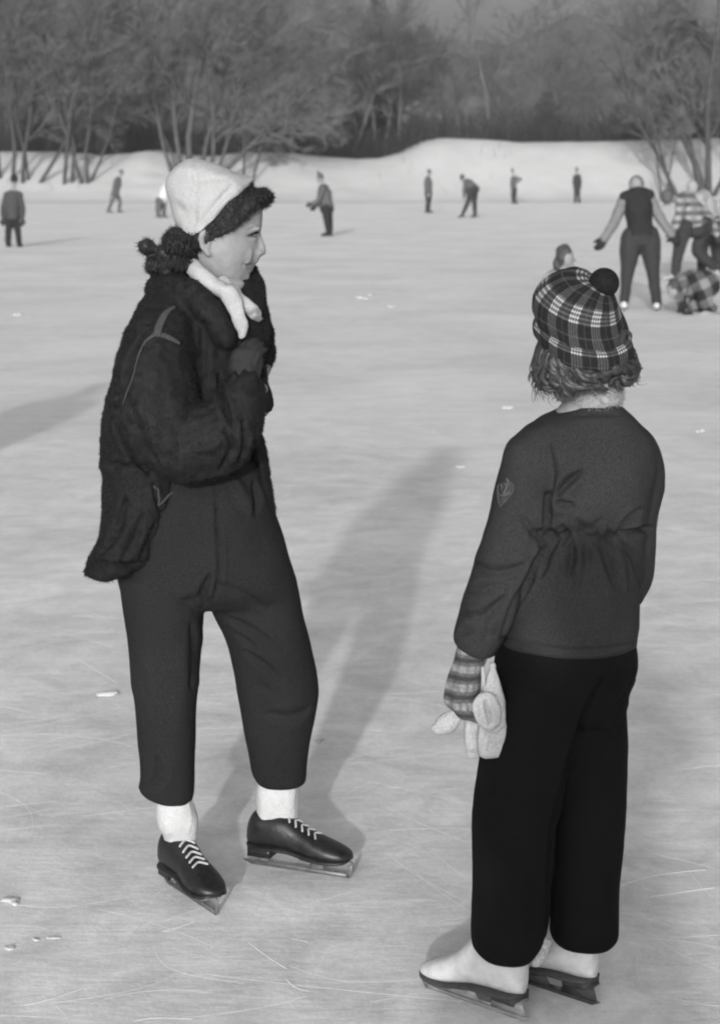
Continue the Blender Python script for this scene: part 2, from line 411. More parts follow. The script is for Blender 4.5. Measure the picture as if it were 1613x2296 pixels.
def grow(tb, tw, p, d, length, rad, lev, R, maxlev, spread, up, nk, thick):
    n = 5 if lev < 2 else (1 if lev == maxlev else 2)
    P = [np.array(p)]; dd = np.array(d, float)
    for i in range(n):
        dd = dd + R.normal(0, .10 + .05 * lev, 3) + np.array([0, 0, up * (.06 if lev else .03)]); dd /= math.sqrt(dd @ dd)
        P.append(P[-1] + dd * length / n)
    rads = np.linspace(rad, rad * (.35 if lev < maxlev else .5), n + 1)
    (tb if lev < 2 else tw).seg(P, rads, 5 if lev == 0 else 3)
    if lev >= maxlev: return
    k = nk[lev]
    for j in range(k):
        f = R.uniform(.25 if lev == 0 else .15, 1.0); i = min(int(f * n), n - 1); q = P[i] + (P[i + 1] - P[i]) * (f * n - i)
        T = P[i + 1] - P[i]; T = T / math.sqrt(T @ T)
        s = R.normal(0, 1, 3); s -= T * (s @ T); s /= math.sqrt(s @ s)
        nd = T * R.uniform(.55, 1.0) + s * spread * R.uniform(.5, 1.1); nd /= math.sqrt(nd @ nd)
        grow(tb, tw, q, nd, length * R.uniform(.35, .62) * (1.15 - .35 * f), max(rad * (.55 - .2 * f), thick), lev + 1, R, maxlev, spread, up, nk, thick)
def bare_tree(seed, stems, nk=(10, 8, 7, 4), thick=.011, spread=.75, up=1.):
    R = np.random.default_rng(seed); tb = TB(); tw = TB()
    for (ox, oy, dx, dy, length, rad) in stems:
        grow(tb, tw, (ox, oy, -.3), (dx, dy, 1), length, rad, 0, R, 4, spread, up, nk, thick)
    return tb.mesh('trunk'), tw.mesh('crown')
def place_tree(name, label, cat, base, meshes, mats, group=None, s=1., rz=0.):
    r = thing(name, label, cat, base, group)
    for nm, me, m in zip(('trunk', 'crown'), meshes, mats):
        if not me.vertices: continue
        o = bpy.data.objects.new(nm, me); COL.objects.link(o); o.parent = r
        if not me.materials: me.materials.append(m)
    r.scale = (s, s, s); r.rotation_euler = (0, 0, rz); return r
def tb_at(px, y):                       # foot of a tree on the bank
    y += 4.3
    x = (px - CX) / FPX * y * CP
    return (x, y, float(bank_z(np.array([x]), np.array([y]))[0]))
GT = 'bare trees along the snow bank'
place_tree('bare_tree', 'bare tree with two stems crossing at the far left edge of the picture', 'tree', tb_at(12, 98.5), bare_tree(11, [(-.3, 0, -.1, 0, 11, .13), (.35, .1, .12, 0, 10, .12)]), (BARK, TWIG), GT)
place_tree('bare_tree', 'bare tree leaning right behind the skater at the left edge', 'tree', tb_at(48, 98), bare_tree(12, [(0, 0, .08, 0, 9, .13), (.8, 0, .55, .1, 9, .12), (.3, .5, -.05, 0, 9, .09)]), (BARK, TWIG), GT)
place_tree('bare_tree', 'slim straight tree, first of the two upright trunks left of the leaning skater', 'tree', tb_at(142, 98), bare_tree(13, [(0, 0, -.02, .02, 11, .12)]), (BARK, TWIG), GT)
place_tree('bare_tree', 'slim straight tree, second of the two upright trunks left of the leaning skater', 'tree', tb_at(159, 98.2), bare_tree(14, [(0, 0, .03, .02, 10.5, .12)]), (BARK, TWIG), GT)
place_tree('bare_tree', 'forked tree with V-shaped trunks nearest left of the leaning skater', 'tree', tb_at(190, 98), bare_tree(15, [(-.1, 0, -.15, .02, 9, .12), (.15, 0, .06, .02, 10, .12), (.1, .3, .5, .1, 8, .08)]), (BARK, TWIG), GT)
place_tree('bare_tree', 'big spreading tree with many stems behind the tall snow heap', 'tree', tb_at(425, 99.5), bare_tree(16, [(-.9, 0, -.28, 0, 9.5, .12), (-.4, .2, -.1, 0, 11, .16), (0, 0, .02, .05, 11.5, .20), (.5, .3, .1, 0, 11, .14), (-.6, .5, -.45, .1, 8, .08)], (10, 8, 7, 4)), (BARK_L, TWIG), GT)
place_tree('bare_tree', 'tree with thick low limbs bending right, above the white cap', 'tree', tb_at(466, 98), bare_tree(17, [(0, 0, .05, 0, 9, .13), (.1, 0, .75, 0, 8, .17), (.2, .2, .35, .1, 9, .12)], (10, 8, 7, 4)), (BARK_L, TWIG), GT)
place_tree('bare_tree', 'thin two-stemmed tree right of the white cap', 'tree', tb_at(545, 98), bare_tree(18, [(0, 0, .1, 0, 9, .08), (.4, 0, .32, 0, 8.5, .08)]), (BARK, TWIG), GT)
place_tree('bare_tree', 'broad bare tree at the right edge with forked trunk on the snow', 'tree', tb_at(1588, 96), bare_tree(19, [(-.1, 0, -.28, 0, 10, .22), (.05, 0, .12, 0, 11, .2), (.2, .2, .45, .1, 9, .13), (-.2, .3, -.1, .1, 9, .12)], (10, 8, 7, 4)), (BARK, TWIG), GT)
place_tree('bare_tree', 'leaning thicket of slanting stems left of the forked tree at the right edge', 'tree', tb_at(1530, 95), bare_tree(20, [(0, 0, -.55, 0, 7.5, .14), (-.3, .3, -.32, .1, 8, .10), (-1., .2, -.15, 0, 5, .07), (-.9, .1, .2, 0, 4, .06)], (6, 5, 4, 3)), (BARK, TWIG), GT)

def conifer(seed, h, w, trunk=.16):
    R = np.random.default_rng(seed); tb = TB(); tw = TB()
    tb.seg([(0, 0, -.3), (0, 0, h * .5), (0, 0, h)], [trunk, trunk * .6, .02], 6)
    z = .2
    while z < h - .1:
        f = 1 - z / h
        for k in range(9):
            a = R.uniform(0, 2 * math.pi); l = w * (f ** .75) * R.uniform(.5, 1.08) + .1
            d = np.array([math.cos(a), math.sin(a), R.uniform(-.35, .1)]); P0 = np.array([0, 0, z + R.uniform(-.15, .15)])
            P = [P0, P0 + d * l * .5, P0 + d * l + np.array([0, 0, .08 * l])]; tw.seg(P, [.03, .02, .006])
            for q in range(int(9 + l * 8)):
                s = R.uniform(.15, 1.); b = P0 + d * l * s; e = d * R.uniform(.2, .8) + R.normal(0, .6, 3); e /= np.linalg.norm(e)
                e = e * R.uniform(.15, .42)
                tw.seg([b, b + e * .5 + [0, 0, -.02], b + e + [0, 0, -.06]], [.035, .04, .005])
        z += .24
    return tb.mesh('trunk'), tw.mesh('crown')
place_tree('evergreen_tree', 'tall dark evergreen standing behind the dip in the snow bank', 'tree', tb_at(842, 124), conifer(31, 12.0, 3.2), (BARK, NEEDLE), 'dark evergreens in the wood')
place_tree('evergreen_tree', 'low dark evergreen bush behind the top of the right snow bank', 'tree', tb_at(1222, 113), conifer(32, 3.2, 1.9), (BARK, NEEDLE), 'dark evergreens in the wood')
place_tree('evergreen_tree', 'dark evergreen half hidden by bare twigs below the left trees', 'tree', tb_at(300, 114), conifer(33, 4.2, 2.6), (BARK, NEEDLE), 'dark evergreens in the wood')
place_tree('evergreen_tree', 'small dark evergreen left of the dip in the snow bank', 'tree', tb_at(655, 113), conifer(34, 4.0, 2.4), (BARK, NEEDLE), 'dark evergreens in the wood')
place_tree('evergreen_tree', 'dark evergreen clump behind the trunks at the far left', 'tree', tb_at(95, 113), conifer(35, 4.6, 2.2), (BARK, NEEDLE), 'dark evergreens in the wood')
mb2 = conifer(36, .75, .5, .05)
place_tree('evergreen_bush', 'tiny dark bush on the snow right of the white cap', 'bush', tb_at(535, 95.2), mb2, (BARK, NEEDLE))
# pale stems; the last two are added to stand for bright gaps
BIRCH = mat('birch_bark', .12, .8, .25, 4., .1)
for px, y, h, lab in ((785, 111, 6, 'pale slender birch left of the tall dark evergreen'), (893, 114, 9, 'pale birch trunk added for a bright gap over the rise of the right snow bank'), (1092, 116, 9, 'pale birch added for a bright gap right of the middle, above the bent-over skater')):
    tb = TB(); tw = TB(); R = np.random.default_rng(px)
    grow(tb, tw, (0, 0, -.3), (R.normal(0, .04), 0, 1), h, .13, 0, R, 4, .6, 1.2, (8, 6, 5, 3), .012)
    place_tree('birch_tree', lab, 'tree', tb_at(px, y), (tb.mesh('trunk'), tw.mesh('crown')), (BIRCH, TWIG), 'pale birches in the wood')

# the mass of the wood behind: nobody could count it
R = np.random.default_rng(99); TEMPL = []
for i in range(9):
    tw = TB(); hgt = R.uniform(8., 11.)
    for sidx in range(R.integers(1, 4)):
        grow(tw, tw, (R.normal(0, .4), R.normal(0, .4), -.3), (R.normal(0, .16), R.normal(0, .12), 1), hgt * R.uniform(.75, 1), R.uniform(.06, .11), 0, R, 3, .85, .9, (12, 8, 8), .018)
    TEMPL.append((np.concatenate(tw.V), np.array(tw.F)))
VV = []; FF = []; n0 = 0
for i in range(76):
    x = R.uniform(-48, 48); y = R.uniform(113, 152); z = float(bank_z(np.array([x]), np.array([y]))[0]); v, f = TEMPL[i % 9]; a = R.uniform(0, 6.28); s = R.uniform(.8, 1.12)
    v = v * s; v = np.stack([v[:, 0] * math.cos(a) - v[:, 1] * math.sin(a) + x, v[:, 0] * math.sin(a) + v[:, 1] * math.cos(a) + y, v[:, 2] + z], 1)
    VV.append(v); FF.append(f + n0); n0 += len(v)
tw = TB(); tw.V = VV; tw.F = np.concatenate(FF); tw.n = n0
me = tw.mesh('woodland'); put('woodland', me, TWIG2, kind='stuff', label='grey mass of bare leafless woodland behind the snow bank', category='woodland')

# understorey scrub on the back of the bank
tw = TB(); R = np.random.default_rng(5)
for i in range(5200):
    x = R.uniform(-42, 42); y = R.uniform(111.5, 120); z = float(0)
    tw.seg([(x, y, 0), (x + R.normal(0, .3), y + R.normal(0, .2), R.uniform(.5, 1.2)), (x + R.normal(0, .7), y + R.normal(0, .4), R.uniform(1., 2.6))], [.03, .02, .008])
for i in range(90):
    x = R.uniform(-40, 40); y = R.uniform(100, 109)
    tw.seg([(x, y, 0), (x + R.normal(0, .1), y, R.uniform(.3, .5)), (x + R.normal(0, .2), y, R.uniform(.45, .9))], [.012, .009, .004])
V = np.concatenate(tw.V); zz = bank_z(V[:, 0], V[:, 1]); V[:, 2] += zz - .2; tw.V = [V]
put('scrub', tw.mesh('scrub'), mat('scrub_twig', .042, .95, .3, 1., 0, spec=.1), kind='stuff', label='dark low scrub along the back of the snow bank', category='scrub')

# ---- lumps of snow lying on the ice
def lump(seed, r):
    R = np.random.default_rng(seed); mbl = MB()
    for k in range(7):
        mbl.add(*ball((R.normal(0, r * .28), R.normal(0, r * .28), r * R.uniform(.1, .5)), (r * R.uniform(.3, .6), r * R.uniform(.3, .6), r * R.uniform(.3, .55)), 10, 7))
    me = remesh(mbl, r * .16, 2); bumpy(me, r * .10, 3.2 / r, 2); return me
CL = [(242, 1557, .040, 'largest lump of loose snow, left of the trousers of the woman'), (30, 2019, .026, 'lump of snow near the left edge, below the dark skates'),
      (22, 2126, .018, 'small lump of snow at the left edge near the lower corner'), (120, 2104, .013, 'crumb of snow left of the nearer black skate'), (80, 2107, .011, 'tiny crumb of snow close to the left edge'),
      (1571, 966, .045, 'lump of snow near the right edge beside the girl'), (1031, 1046, .040, 'lump of snow lying in the shadow of the woman, near its tip'), (806, 668, .10, 'first of two lumps of snow far out on the ice, mid picture'),
      (830, 661, .07, 'second of two lumps of snow far out on the ice, mid picture'), (880, 687, .06, 'faint lump of snow on the ice right of the pair in mid picture'), (40, 706, .09, 'lump of snow by the left edge, far out on the ice'), (712, 1662, .022, 'lump of snow just right of the far trouser leg'),
      (1136, 914, .05, 'pale lump of snow on the ice left of the girl')]
lm = [lump(i, 1.0) for i in range(4)]
for i, (px, py, r, lab) in enumerate(CL):
    o = bpy.data.objects.new('snow_lump', lm[i % 4]); COL.objects.link(o); q = G(px, py); o.location = (q.x, q.y, -.1 * r); o.scale = (r * 1.0, r * 1.0, r * .42); o.rotation_euler = (0, 0, i * 1.3)
    if not lm[i % 4].materials: lm[i % 4].materials.append(mat('loose_snow', .50, .9, .08, 6, .3))
    o['label'] = lab; o['category'] = 'snow lump'; o['group'] = 'loose snow lumps on the ice'

# ---- shaved-snow ridges left by skates
mb = MB(); R = np.random.default_rng(3)
def ridge(P, w, h):
    P = catmull(np.array(P, float), 6) if len(P) > 2 else np.array(P, float); n = len(P); T = np.gradient(P, axis=0); T /= np.linalg.norm(T, axis=1)[:, None]
    Bn = np.stack([-T[:, 1], T[:, 0]], 1); ww = w * (.25 + .75 * np.sin(math.pi * (np.arange(n) + .5) / n)) * R.uniform(.6, 1.3, n); v = []
    for i in range(n):
        for q, zz in ((-1, -.001), (-.4, .8), (.4, 1.), (1, -.001)):
            v.append((P[i, 0] + Bn[i, 0] * q * ww[i] / 2, P[i, 1] + Bn[i, 1] * q * ww[i] / 2, h * zz if zz > 0 else zz))
    mb.add(v, [(i * 4 + k, i * 4 + k + 1, i * 4 + k + 5, i * 4 + k + 4) for i in range(n - 1) for k in range(3)])
for pts in ([(56, 2254), (120, 2238), (183, 2216)], [(365, 2089), (400, 2079), (436, 2065)], [(556, 2112), (600, 2145), (642, 2172)], [(655, 2105), (690, 2112)], [(640, 2195), (665, 2215), (690, 2222)], [(1390, 1985), (1470, 1962), (1580, 1950)], [(1510, 1725), (1613, 1715)], [(430, 2285), (350, 2282), (300, 2290)], [(760, 1800), (790, 1770), (830, 1755)], [(760, 1480), (830, 1474)], [(180, 1480), (260, 1530)], [(1460, 2010), (1600, 1990)]):
    ridge([tuple(G(x, y))[:2] for x, y in pts], .007, .0008)
for i in range(420):
    y = 2.6 + 14 * R.random() ** 1.6; x = R.uniform(-.24, .24) * y * 1.3; a = R.uniform(0, math.pi); l = R.uniform(.12, .6) * (1 + .06 * y); c = R.normal(0, .5)
    P = [(x + math.cos(a + c * s) * s * l, y + math.sin(a + c * s) * s * l) for s in (-.5, -.2, .2, .5)]
    ridge(P, R.uniform(.0015, .004), .0004)
put('skate_scratches', mb.mesh('scr'), mat('shaved_snow', .69, .9, .1, 40, 0), kind='stuff', label='thin white ridges of shaved snow cut by skates', category='scratches')

# ---- thin winter haze over the whole place
HZ = bpy.data.materials.new('winter_haze'); HZ.use_nodes = True; t = HZ.node_tree; t.nodes.clear()
vo = t.nodes.new('ShaderNodeVolumePrincipled'); vo.inputs['Color'].default_value = (.9, .9, .9, 1); vo.inputs['Density'].default_value = .0007; vo.inputs['Anisotropy'].default_value = .1
t.links.new(vo.outputs[0], t.nodes.new('ShaderNodeOutputMaterial').inputs['Volume'])
mb = MB(); mb.add(*box((0, 150, 14.5), (1300, 1560, 32))); put('haze', mb.mesh('haze'), HZ, smooth=False, kind='stuff', label='thin pale winter haze in the air', category='haze')

# ================================================================== PEOPLE: shared builders
def hand(mb, wrist, fwd, back, side, sc=1., curl=(.5, .7, .5), fat=1., spread=.10, thumb=.6):
    """palm, four unequal fingers and a thumb leaving the side of the palm; back = direction of the back of the hand"""
    f = Vector(fwd).normalized(); b = Vector(back); b = (b - f * b.dot(f)).normalized(); s = f.cross(b) * side
    w = Vector(wrist)
    mb.add(*tube([w - f * .02 * sc, w + f * .03 * sc, w + f * .085 * sc], [[.026 * sc * fat, .020 * sc * fat], [.036 * sc * fat, .017 * sc * fat], [.040 * sc * fat, .014 * sc * fat]] if abs(f.y) < .9 else [[.024 * sc * fat] * 2] * 3, 12))
    for i, (o, l) in enumerate(((.030, .066), (.010, .078), (-.010, .072), (-.029, .056))):
        p = w + f * (.085 - .004 * abs(i - 1)) * sc + s * o * sc; d = (f + s * (o / .03) * spread).normalized(); P = [p - d * .012 * sc, p]; a = 0
        for k in range(3):
            a += curl[k]; dd = d * math.cos(a) - b * math.sin(a); p = p + dd * (l * (.45, .32, .26)[k]) * sc; P.append(p)
        mb.add(*tube(P, np.array([.0092, .0092, .0086, .008, .0068]) * sc * fat, 8, 3))
    p = w + f * .02 * sc + s * .03 * sc; P = [w + f * .012 * sc + s * .012 * sc, p]
    for k, (l, a) in enumerate(((.036, .15), (.030, .35), (.024, .55))):
        dd = (f * (.72 + .1 * k) + s * (thumb - .25 * k) - b * a).normalized(); p = p + dd * l * sc; P.append(p)
    mb.add(*tube(P, np.array([.013, .0125, .011, .010, .008]) * sc * fat, 8, 3))

def zt_of(sec, s):
    A = np.array(sec); return np.interp(s, A[:, 0], A[:, 1]), np.interp(s, A[:, 0], A[:, 2]), np.interp(s, A[:, 0], A[:, 3])
SEC_LOW = [(.0, .050, .088, .012), (.03, .045, .112, .023), (.10, .045, .132, .036), (.22, .046, .130, .039), (.34, .047, .129, .039), (.43, .046, .119, .037), (.53, .041, .103, .037), (.65, .036, .088, .042), (.77, .034, .076, .043), (.88, .034, .066, .038), (.96, .036, .057, .027), (1., .040, .048, .010)]
SEC_HIGH = [(.0, .058, .15, .012), (.03, .054, .19, .024), (.12, .052, .205, .034), (.24, .052, .205, .038), (.36, .051, .190, .038), (.46, .049, .155, .037), (.56, .044, .122, .038), (.67, .039, .098, .041), (.78, .037, .082, .042), (.88, .037, .070, .036), (.96, .039, .060, .025), (1., .043, .050, .009)]
def skate(root, heel, toe, boot_mat, sole_mat, blade_mat, sec, figure=False, laces=True, lace_mat=None, lift=.011):
    sec = [(a, b + lift, c + lift, d) for a, b, c, d in sec]
    heel = Vector((heel.x, heel.y, 0)); toe = Vector((toe.x, toe.y, 0)); L = (toe - heel).length; e1 = (toe - heel) / L; e2 = Vector((-e1.y, e1.x, 0))
    s0, s1 = .05, .985
    def P(s, lat, z): return heel + e1 * (L * (s0 + (s1 - s0) * s)) + e2 * lat + Vector((0, 0, z))
    A = catmull(np.array(sec), 3); R = []; th = np.linspace(0, 2 * math.pi, 22, endpoint=False)
    for s, zb, zt, hw in A:
        zc = zb + (zt - zb) * .32; ring = []
        for q in th:
            c, k = math.cos(q), math.sin(q); pw = 2.4
            lat = hw * math.copysign(abs(c) ** (2 / pw), c); zz = math.copysign(abs(k) ** (2 / pw), k)
            ring.append(list(P(s, lat, zc + (zt - zc) * zz if zz > 0 else zc + (zc - zb) * zz)))
        R.append(np.array(ring))
    mb = MB(); mb.add(*skin_rings(R)); me = fixn(mb.mesh('boot')); boot = put('boot', me, boot_mat, root)
    HB = .017 if figure else .026
    # sole and heel
    mb = MB(); R = []
    for s, zb, zt, hw in A[1:-1]:
        R.append(np.array([list(P(s, l * (hw + .002), z)) for l, z in ((-1, zb - .004), (1, zb - .004), (1, zb + .002), (-1, zb + .002))]))
    mb.add(*skin_rings(R)); hz = sec[2][1]
    for a, b in ((.03, .25),):
        R = [np.array([list(P(s, l * .026, z)) for l, z in ((-1, hz - HB), (1, hz - HB), (1, hz - .003), (-1, hz - .003))]) for s in (a, a + .04, b - .03, b)]
        mb.add(*skin_rings(R))
    put('sole', fixn(mb.mesh('sole')), sole_mat, boot, smooth=False)
    # blade
    mb = MB(); tk = .0017
    def plate(poly):
        v = [list(heel + e1 * (L * s) + e2 * q + Vector((0, 0, z))) for q in (-tk, tk) for s, z in poly]; n = len(poly)
        mb.add(v, [tuple(range(n))[::-1], tuple(range(n, 2 * n))] + [(i, (i + 1) % n, n + (i + 1) % n, n + i) for i in range(n)])
    bh = .010 if not figure else .009
    top = []; bot = []
    for i in range(15):
        s = i / 14 * .96; bot.append((s, .0004 + .010 * max(0, (.06 - s) / .06) ** 2)); top.append((s, bh + .0015))
    plate(bot + top[::-1])
    zt = sec[-2][1] - .004; cur = []
    for i in range(7):                                  # front curl up to the toe
        q = i / 6 * math.pi / 2; cur.append((.95 + .05 * math.sin(q), .0 + (zt) * (1 - math.cos(q)) * .9))
    inn = [(s - .022, z + .013) for s, z in cur[:-1]] + [(cur[-1][0] - .035, zt)]
    plate(cur + [(cur[-1][0] - .012, zt)] + inn[::-1])
    def post(a, b, c, d, z1): plate([(a, bh - .001), (b, bh - .001), (d, z1), (c, z1)])
    hzb = sec[2][1] - HB + .002
    if figure:
        post(.03, .36, .07, .31, hzb); post(.44, .90, .52, .93, sec[8][1] - .004); post(.34, .46, .34, .46, bh + .006)
    else:
        post(.14, .22, .12, .24, hzb); post(.60, .74, .63, .72, sec[8][1] - .004)
    for s, w, ln, zz in ((.17, .02, .06, hzb), (.72, .022, .10, sec[8][1] - .008)):
        mb.add(*box(heel + e1 * (L * s) + Vector((0, 0, zz)), (ln, w * 2, .004), [[e1.x, e2.x, 0], [e1.y, e2.y, 0], [0, 0, 1]]))
    put('blade', fixn(mb.mesh('blade')), blade_mat, boot, smooth=False)
    if laces:
        mb = MB()
        for k in range(5):
            s = .40 + k * .062; pts = []
            for u in (-1, -.6, 0, .6, 1):
                ss = s + .034 * abs(u); zb, zt_, hw = zt_of(sec, ss); zc = zb + (zt_ - zb) * .32; lat = u * .019
                pts.append(P(ss, lat, zc + (zt_ - zc) * (1 - (abs(lat) / hw) ** 2.4) ** (1 / 2.4) + .0018))
            mb.add(*tube(pts, [.0026] * 5, 6, 3))
        put('lace', mb.mesh('lace'), lace_mat or LACE, boot)
    return boot

def person_root(label, base, group=None): return thing('person', label, 'person', base, group)
def skater(label, Y, J, sc=1., coat=None, trousers=None, hat=None, hair=None, vox=.022, fat=1., group=None, sleeve=None, boots=None, glove=None, scarf=None, headr=1., legw=1., vest=None, contact=None, hatkind='cap', socks=None, face=None, breeches=False):
    """a person from joints given in picture coordinates (x, y, depth offset) or as Vectors"""
    V = {k: (q if isinstance(q, Vector) else W(q[0], q[1], Y + (q[2] if len(q) > 2 else 0))) for k, q in J.items()}
    hipc = (V['hl'] + V['hr']) / 2; shc = (V['sl'] + V['sr']) / 2
    base = contact or Vector((hipc.x, hipc.y, 0)); root = person_root(label, base, group)
    chest = hipc.lerp(shc, .72); waist = hipc.lerp(shc, .32); nk = V['neck']; hd = V['head']
    sw = (V['sr'] - V['sl']).length / 2
    def torso(mb, g, hip=True):
        mb.add(*tube([hipc, waist, chest, shc], np.array([.135, .118, .140, .10]) * sc * fat + g, 14))
        mb.add(*tube([V['sl'], shc, V['sr']], np.array([.055, .09, .055]) * sc * fat + g, 12))
    def limb(mb, a, b, c, r, g, e=None):
        mb.add(*tube([V[a], V[a].lerp(V[b], .5), V[b], V[b].lerp(V[c], .5), V[c]] + ([e] if e is not None else []), np.array(r + ((r[-1],) if e is not None else ())) * sc * fat + g, 12))
    AR = (.052, .047, .040, .036, .029); LR = (.088, .075, .060, .052, .042)
    body = MB(); torso(body, 0)
    for q in 'lr':
        limb(body, 's' + q, 'e' + q, 'w' + q, AR, 0); limb(body, 'h' + q, 'k' + q, 'a' + q, LR, 0)
        fw = V['w' + q] - V['e' + q]; hand(body, V['w' + q], fw, (.3, -1, .1), 1 if q == 'l' else -1, sc, (.35, .4, .3), 1.25)
    body.add(*tube([shc, nk, hd], np.array([.06, .055, .05]) * sc, 10))
    hr = np.array([.078, .092, .115]) * sc * headr; body.add(*ball(hd, hr, 16, 12))
    fdir = Vector(face) if face else Vector((0, -1, 0)); fdir.normalize()
    body.add(*ball(hd + fdir * (hr[1] + .004) - Vector((0, 0, .012 * sc)), (.014 * sc, .014 * sc, .02 * sc), 8, 6))
    body.add(*ball(hd + fdir * (hr[1] * .75) - Vector((0, 0, .085 * sc)), (.03 * sc, .03 * sc, .02 * sc), 8, 6))
    sd = fdir.cross(Vector((0, 0, 1)))
    for k in (-1, 1): body.add(*ball(hd + sd * k * hr[0] * 1.02 - Vector((0, 0, .01)), (.012, .02, .03), 8, 6))
    put('body', remesh(body, vox * .6, 3), SKIN, root)
    if coat:
        mb = MB(); torso(mb, .028 * sc)
        if not vest:
            for q in 'lr': limb(mb, 's' + q, 'e' + q, 'w' + q, AR, .018 * sc)
        me = remesh(mb, vox * .7, 4); bumpy(me, .012 * sc, 7, 2); put('jacket' if not vest else 'vest', me, coat, root)
    if vest:
        for q in 'lr':
            mb = MB(); limb(mb, 's' + q, 'e' + q, 'w' + q, AR, .020 * sc); me = remesh(mb, vox * .7, 3); bumpy(me, .01, 9, 2); put('sleeve', me, sleeve, root)
    mb = MB(); mb.add(*tube([hipc + (shc - hipc) * .12, hipc - (shc - hipc).normalized() * .02], np.array([.135, .14]) * sc * fat + .02, 14))
    for q in 'lr': limb(mb, 'h' + q, 'k' + q, 'a' + q, tuple(np.array(LR) * (np.array([1.05, 1.32, 1.08, .95, 1.0]) if breeches else legw)), .018 * sc)
    me = remesh(mb, vox * .7, 4); bumpy(me, .010 * sc, 7, 2); put('trousers', me, trousers, root)
    if hat:
        mb = MB()
        up = (hd - nk).normalized(); mb.add(*ball(hd + up * .035 * sc - fdir * .012, hr * np.array([1.12, 1.08, .95]), 14, 10))
        if hatkind == 'peak': mb.add(*tube([hd + up * .06 * sc, hd + up * .20 * sc], np.array([.07, .018]) * sc, 10))
        put('hat', remesh(mb, vox * .5, 2), hat, root)
    if hair:
        mb = MB(); mb.add(*ball(hd - fdir * .022 * sc + Vector((0, 0, .012)), hr * np.array([1.12, 1.08, 1.06]), 14, 10)); mb.add(*ball(hd - fdir * .06 * sc - Vector((0, 0, .07 * sc)), np.array([.075, .055, .085]) * sc, 12, 8))
        me = remesh(mb, vox * .5, 2); bumpy(me, .008, 22, 2); put('hair', me, hair, root)
    if glove:
        for q in 'lr':
            mb = MB(); hand(mb, V['w' + q], V['w' + q] - V['e' + q], (.3, -1, .1), 1 if q == 'l' else -1, sc * 1.05, (.35, .4, .3), 1.35); put('glove', remesh(mb, vox * .35, 1), glove, root)
    if scarf:
        mb = MB(); mb.add(*tube([nk + Vector((.07 * sc * math.cos(q), .07 * sc * math.sin(q), -.01)) for q in np.linspace(0, 6.0, 9)], [.035 * sc] * 9, 8)); put('scarf', remesh(mb, vox * .5, 2), scarf, root)
    # skates under the ankles
    for q in 'lr':
        a = V['a' + q]; d = V.get('f' + q)
        if d is None: d = a + fdir * .2
        dd = Vector((d.x - a.x, d.y - a.y, d.z - a.z)); dd.normalize()
        up = Vector((0, 0, 1)) - dd * dd.z; up.normalize()
        heel = a - dd * .07 * sc - up * .06 * sc; mb = MB()
        mb.add(*tube([a + up * .03, a - up * .015, a - up * .02 + dd * .10 * sc, a - up * .03 * sc + dd * .17 * sc], [[.042 * sc, .045 * sc], [.05 * sc, .045 * sc], [.04 * sc, .038 * sc], [.032 * sc, .026 * sc]], 10))
        mb.add(*ball(a - dd * .035 * sc - up * .025 * sc, .04 * sc, 10, 7))
        bt = put('boot', remesh(mb, vox * .5, 2), boots or LEATHER_B, root)
        mb = MB(); lat = dd.cross(up); rot = [[dd.x, lat.x, up.x], [dd.y, lat.y, up.y], [dd.z, lat.z, up.z]]
        c = a - up * .088 * sc + dd * .05 * sc
        mb.add(*box(c, (.30 * sc, .005, .02), rot)); mb.add(*box(c + up * .016 - dd * .09 * sc, (.03, .006, .04), rot)); mb.add(*box(c + up * .016 + dd * .07 * sc, (.04, .006, .04), rot))
        put('blade', mb.mesh('blade'), STEEL, bt, smooth=False)
    return root, V

# ================================================================== THE WOMAN
YW = 4.20
woman = person_root('woman in dark fur jacket and white cap, standing sideways on black skates', (W(470, 1400, YW).x, YW, 0))
PX = 1 / PPM(YW, 1.4)          # metres per picture pixel near her head
HEAD = [(440, 402, 528, 402, 0, .045), (415, 414, 560, 414, 0, .061), (402, 432, 580, 432, 0, .070), (396, 455, 588, 455, 0, .075), (395, 475, 589, 475, 0, .077), (397, 500, 588, 500, 0, .077), (401, 514, 586, 514, 0, .075),
        (406, 530, 579, 530, 0, .072), (413, 548, 579, 548, 0, .071), (421, 566, 577, 566, 0, .069), (430, 585, 571, 585, 0, .064), (442, 600, 562, 600, 0, .058), (458, 615, 556, 615, 0, .050), (480, 627, 549, 628, 0, .040), (500, 633, 540, 635, 0, .026)]
def head_loft(rings, Y, grow_px=0, grow=0., n=40):
    rr = catmull(np.array(rings, float), 3); th = np.linspace(0, 2 * math.pi, n, endpoint=False); R = []
    for xl, yl, xr, yr, dy, ry in rr:
        Lq = np.array(W(xl - grow_px, yl, Y + dy)); Q = np.array(W(xr + grow_px, yr, Y + dy)); m = (Lq + Q) / 2; a = (Q - Lq) / 2
        c, s = np.cos(th), np.sin(th); wide = 1 - .30 * np.clip(c, 0, 1) ** 2.2
        R.append(m + (np.sign(c) * np.abs(c) ** .92)[:, None] * a + (np.sign(s) * np.abs(s) ** .9 * wide)[:, None] * np.array([0, ry + grow, 0]))
    return skin_rings(R)
body = MB(); body.add(*head_loft(HEAD, YW))
P_ = lambda x, y, dy=0.: W(x, y, YW + dy)
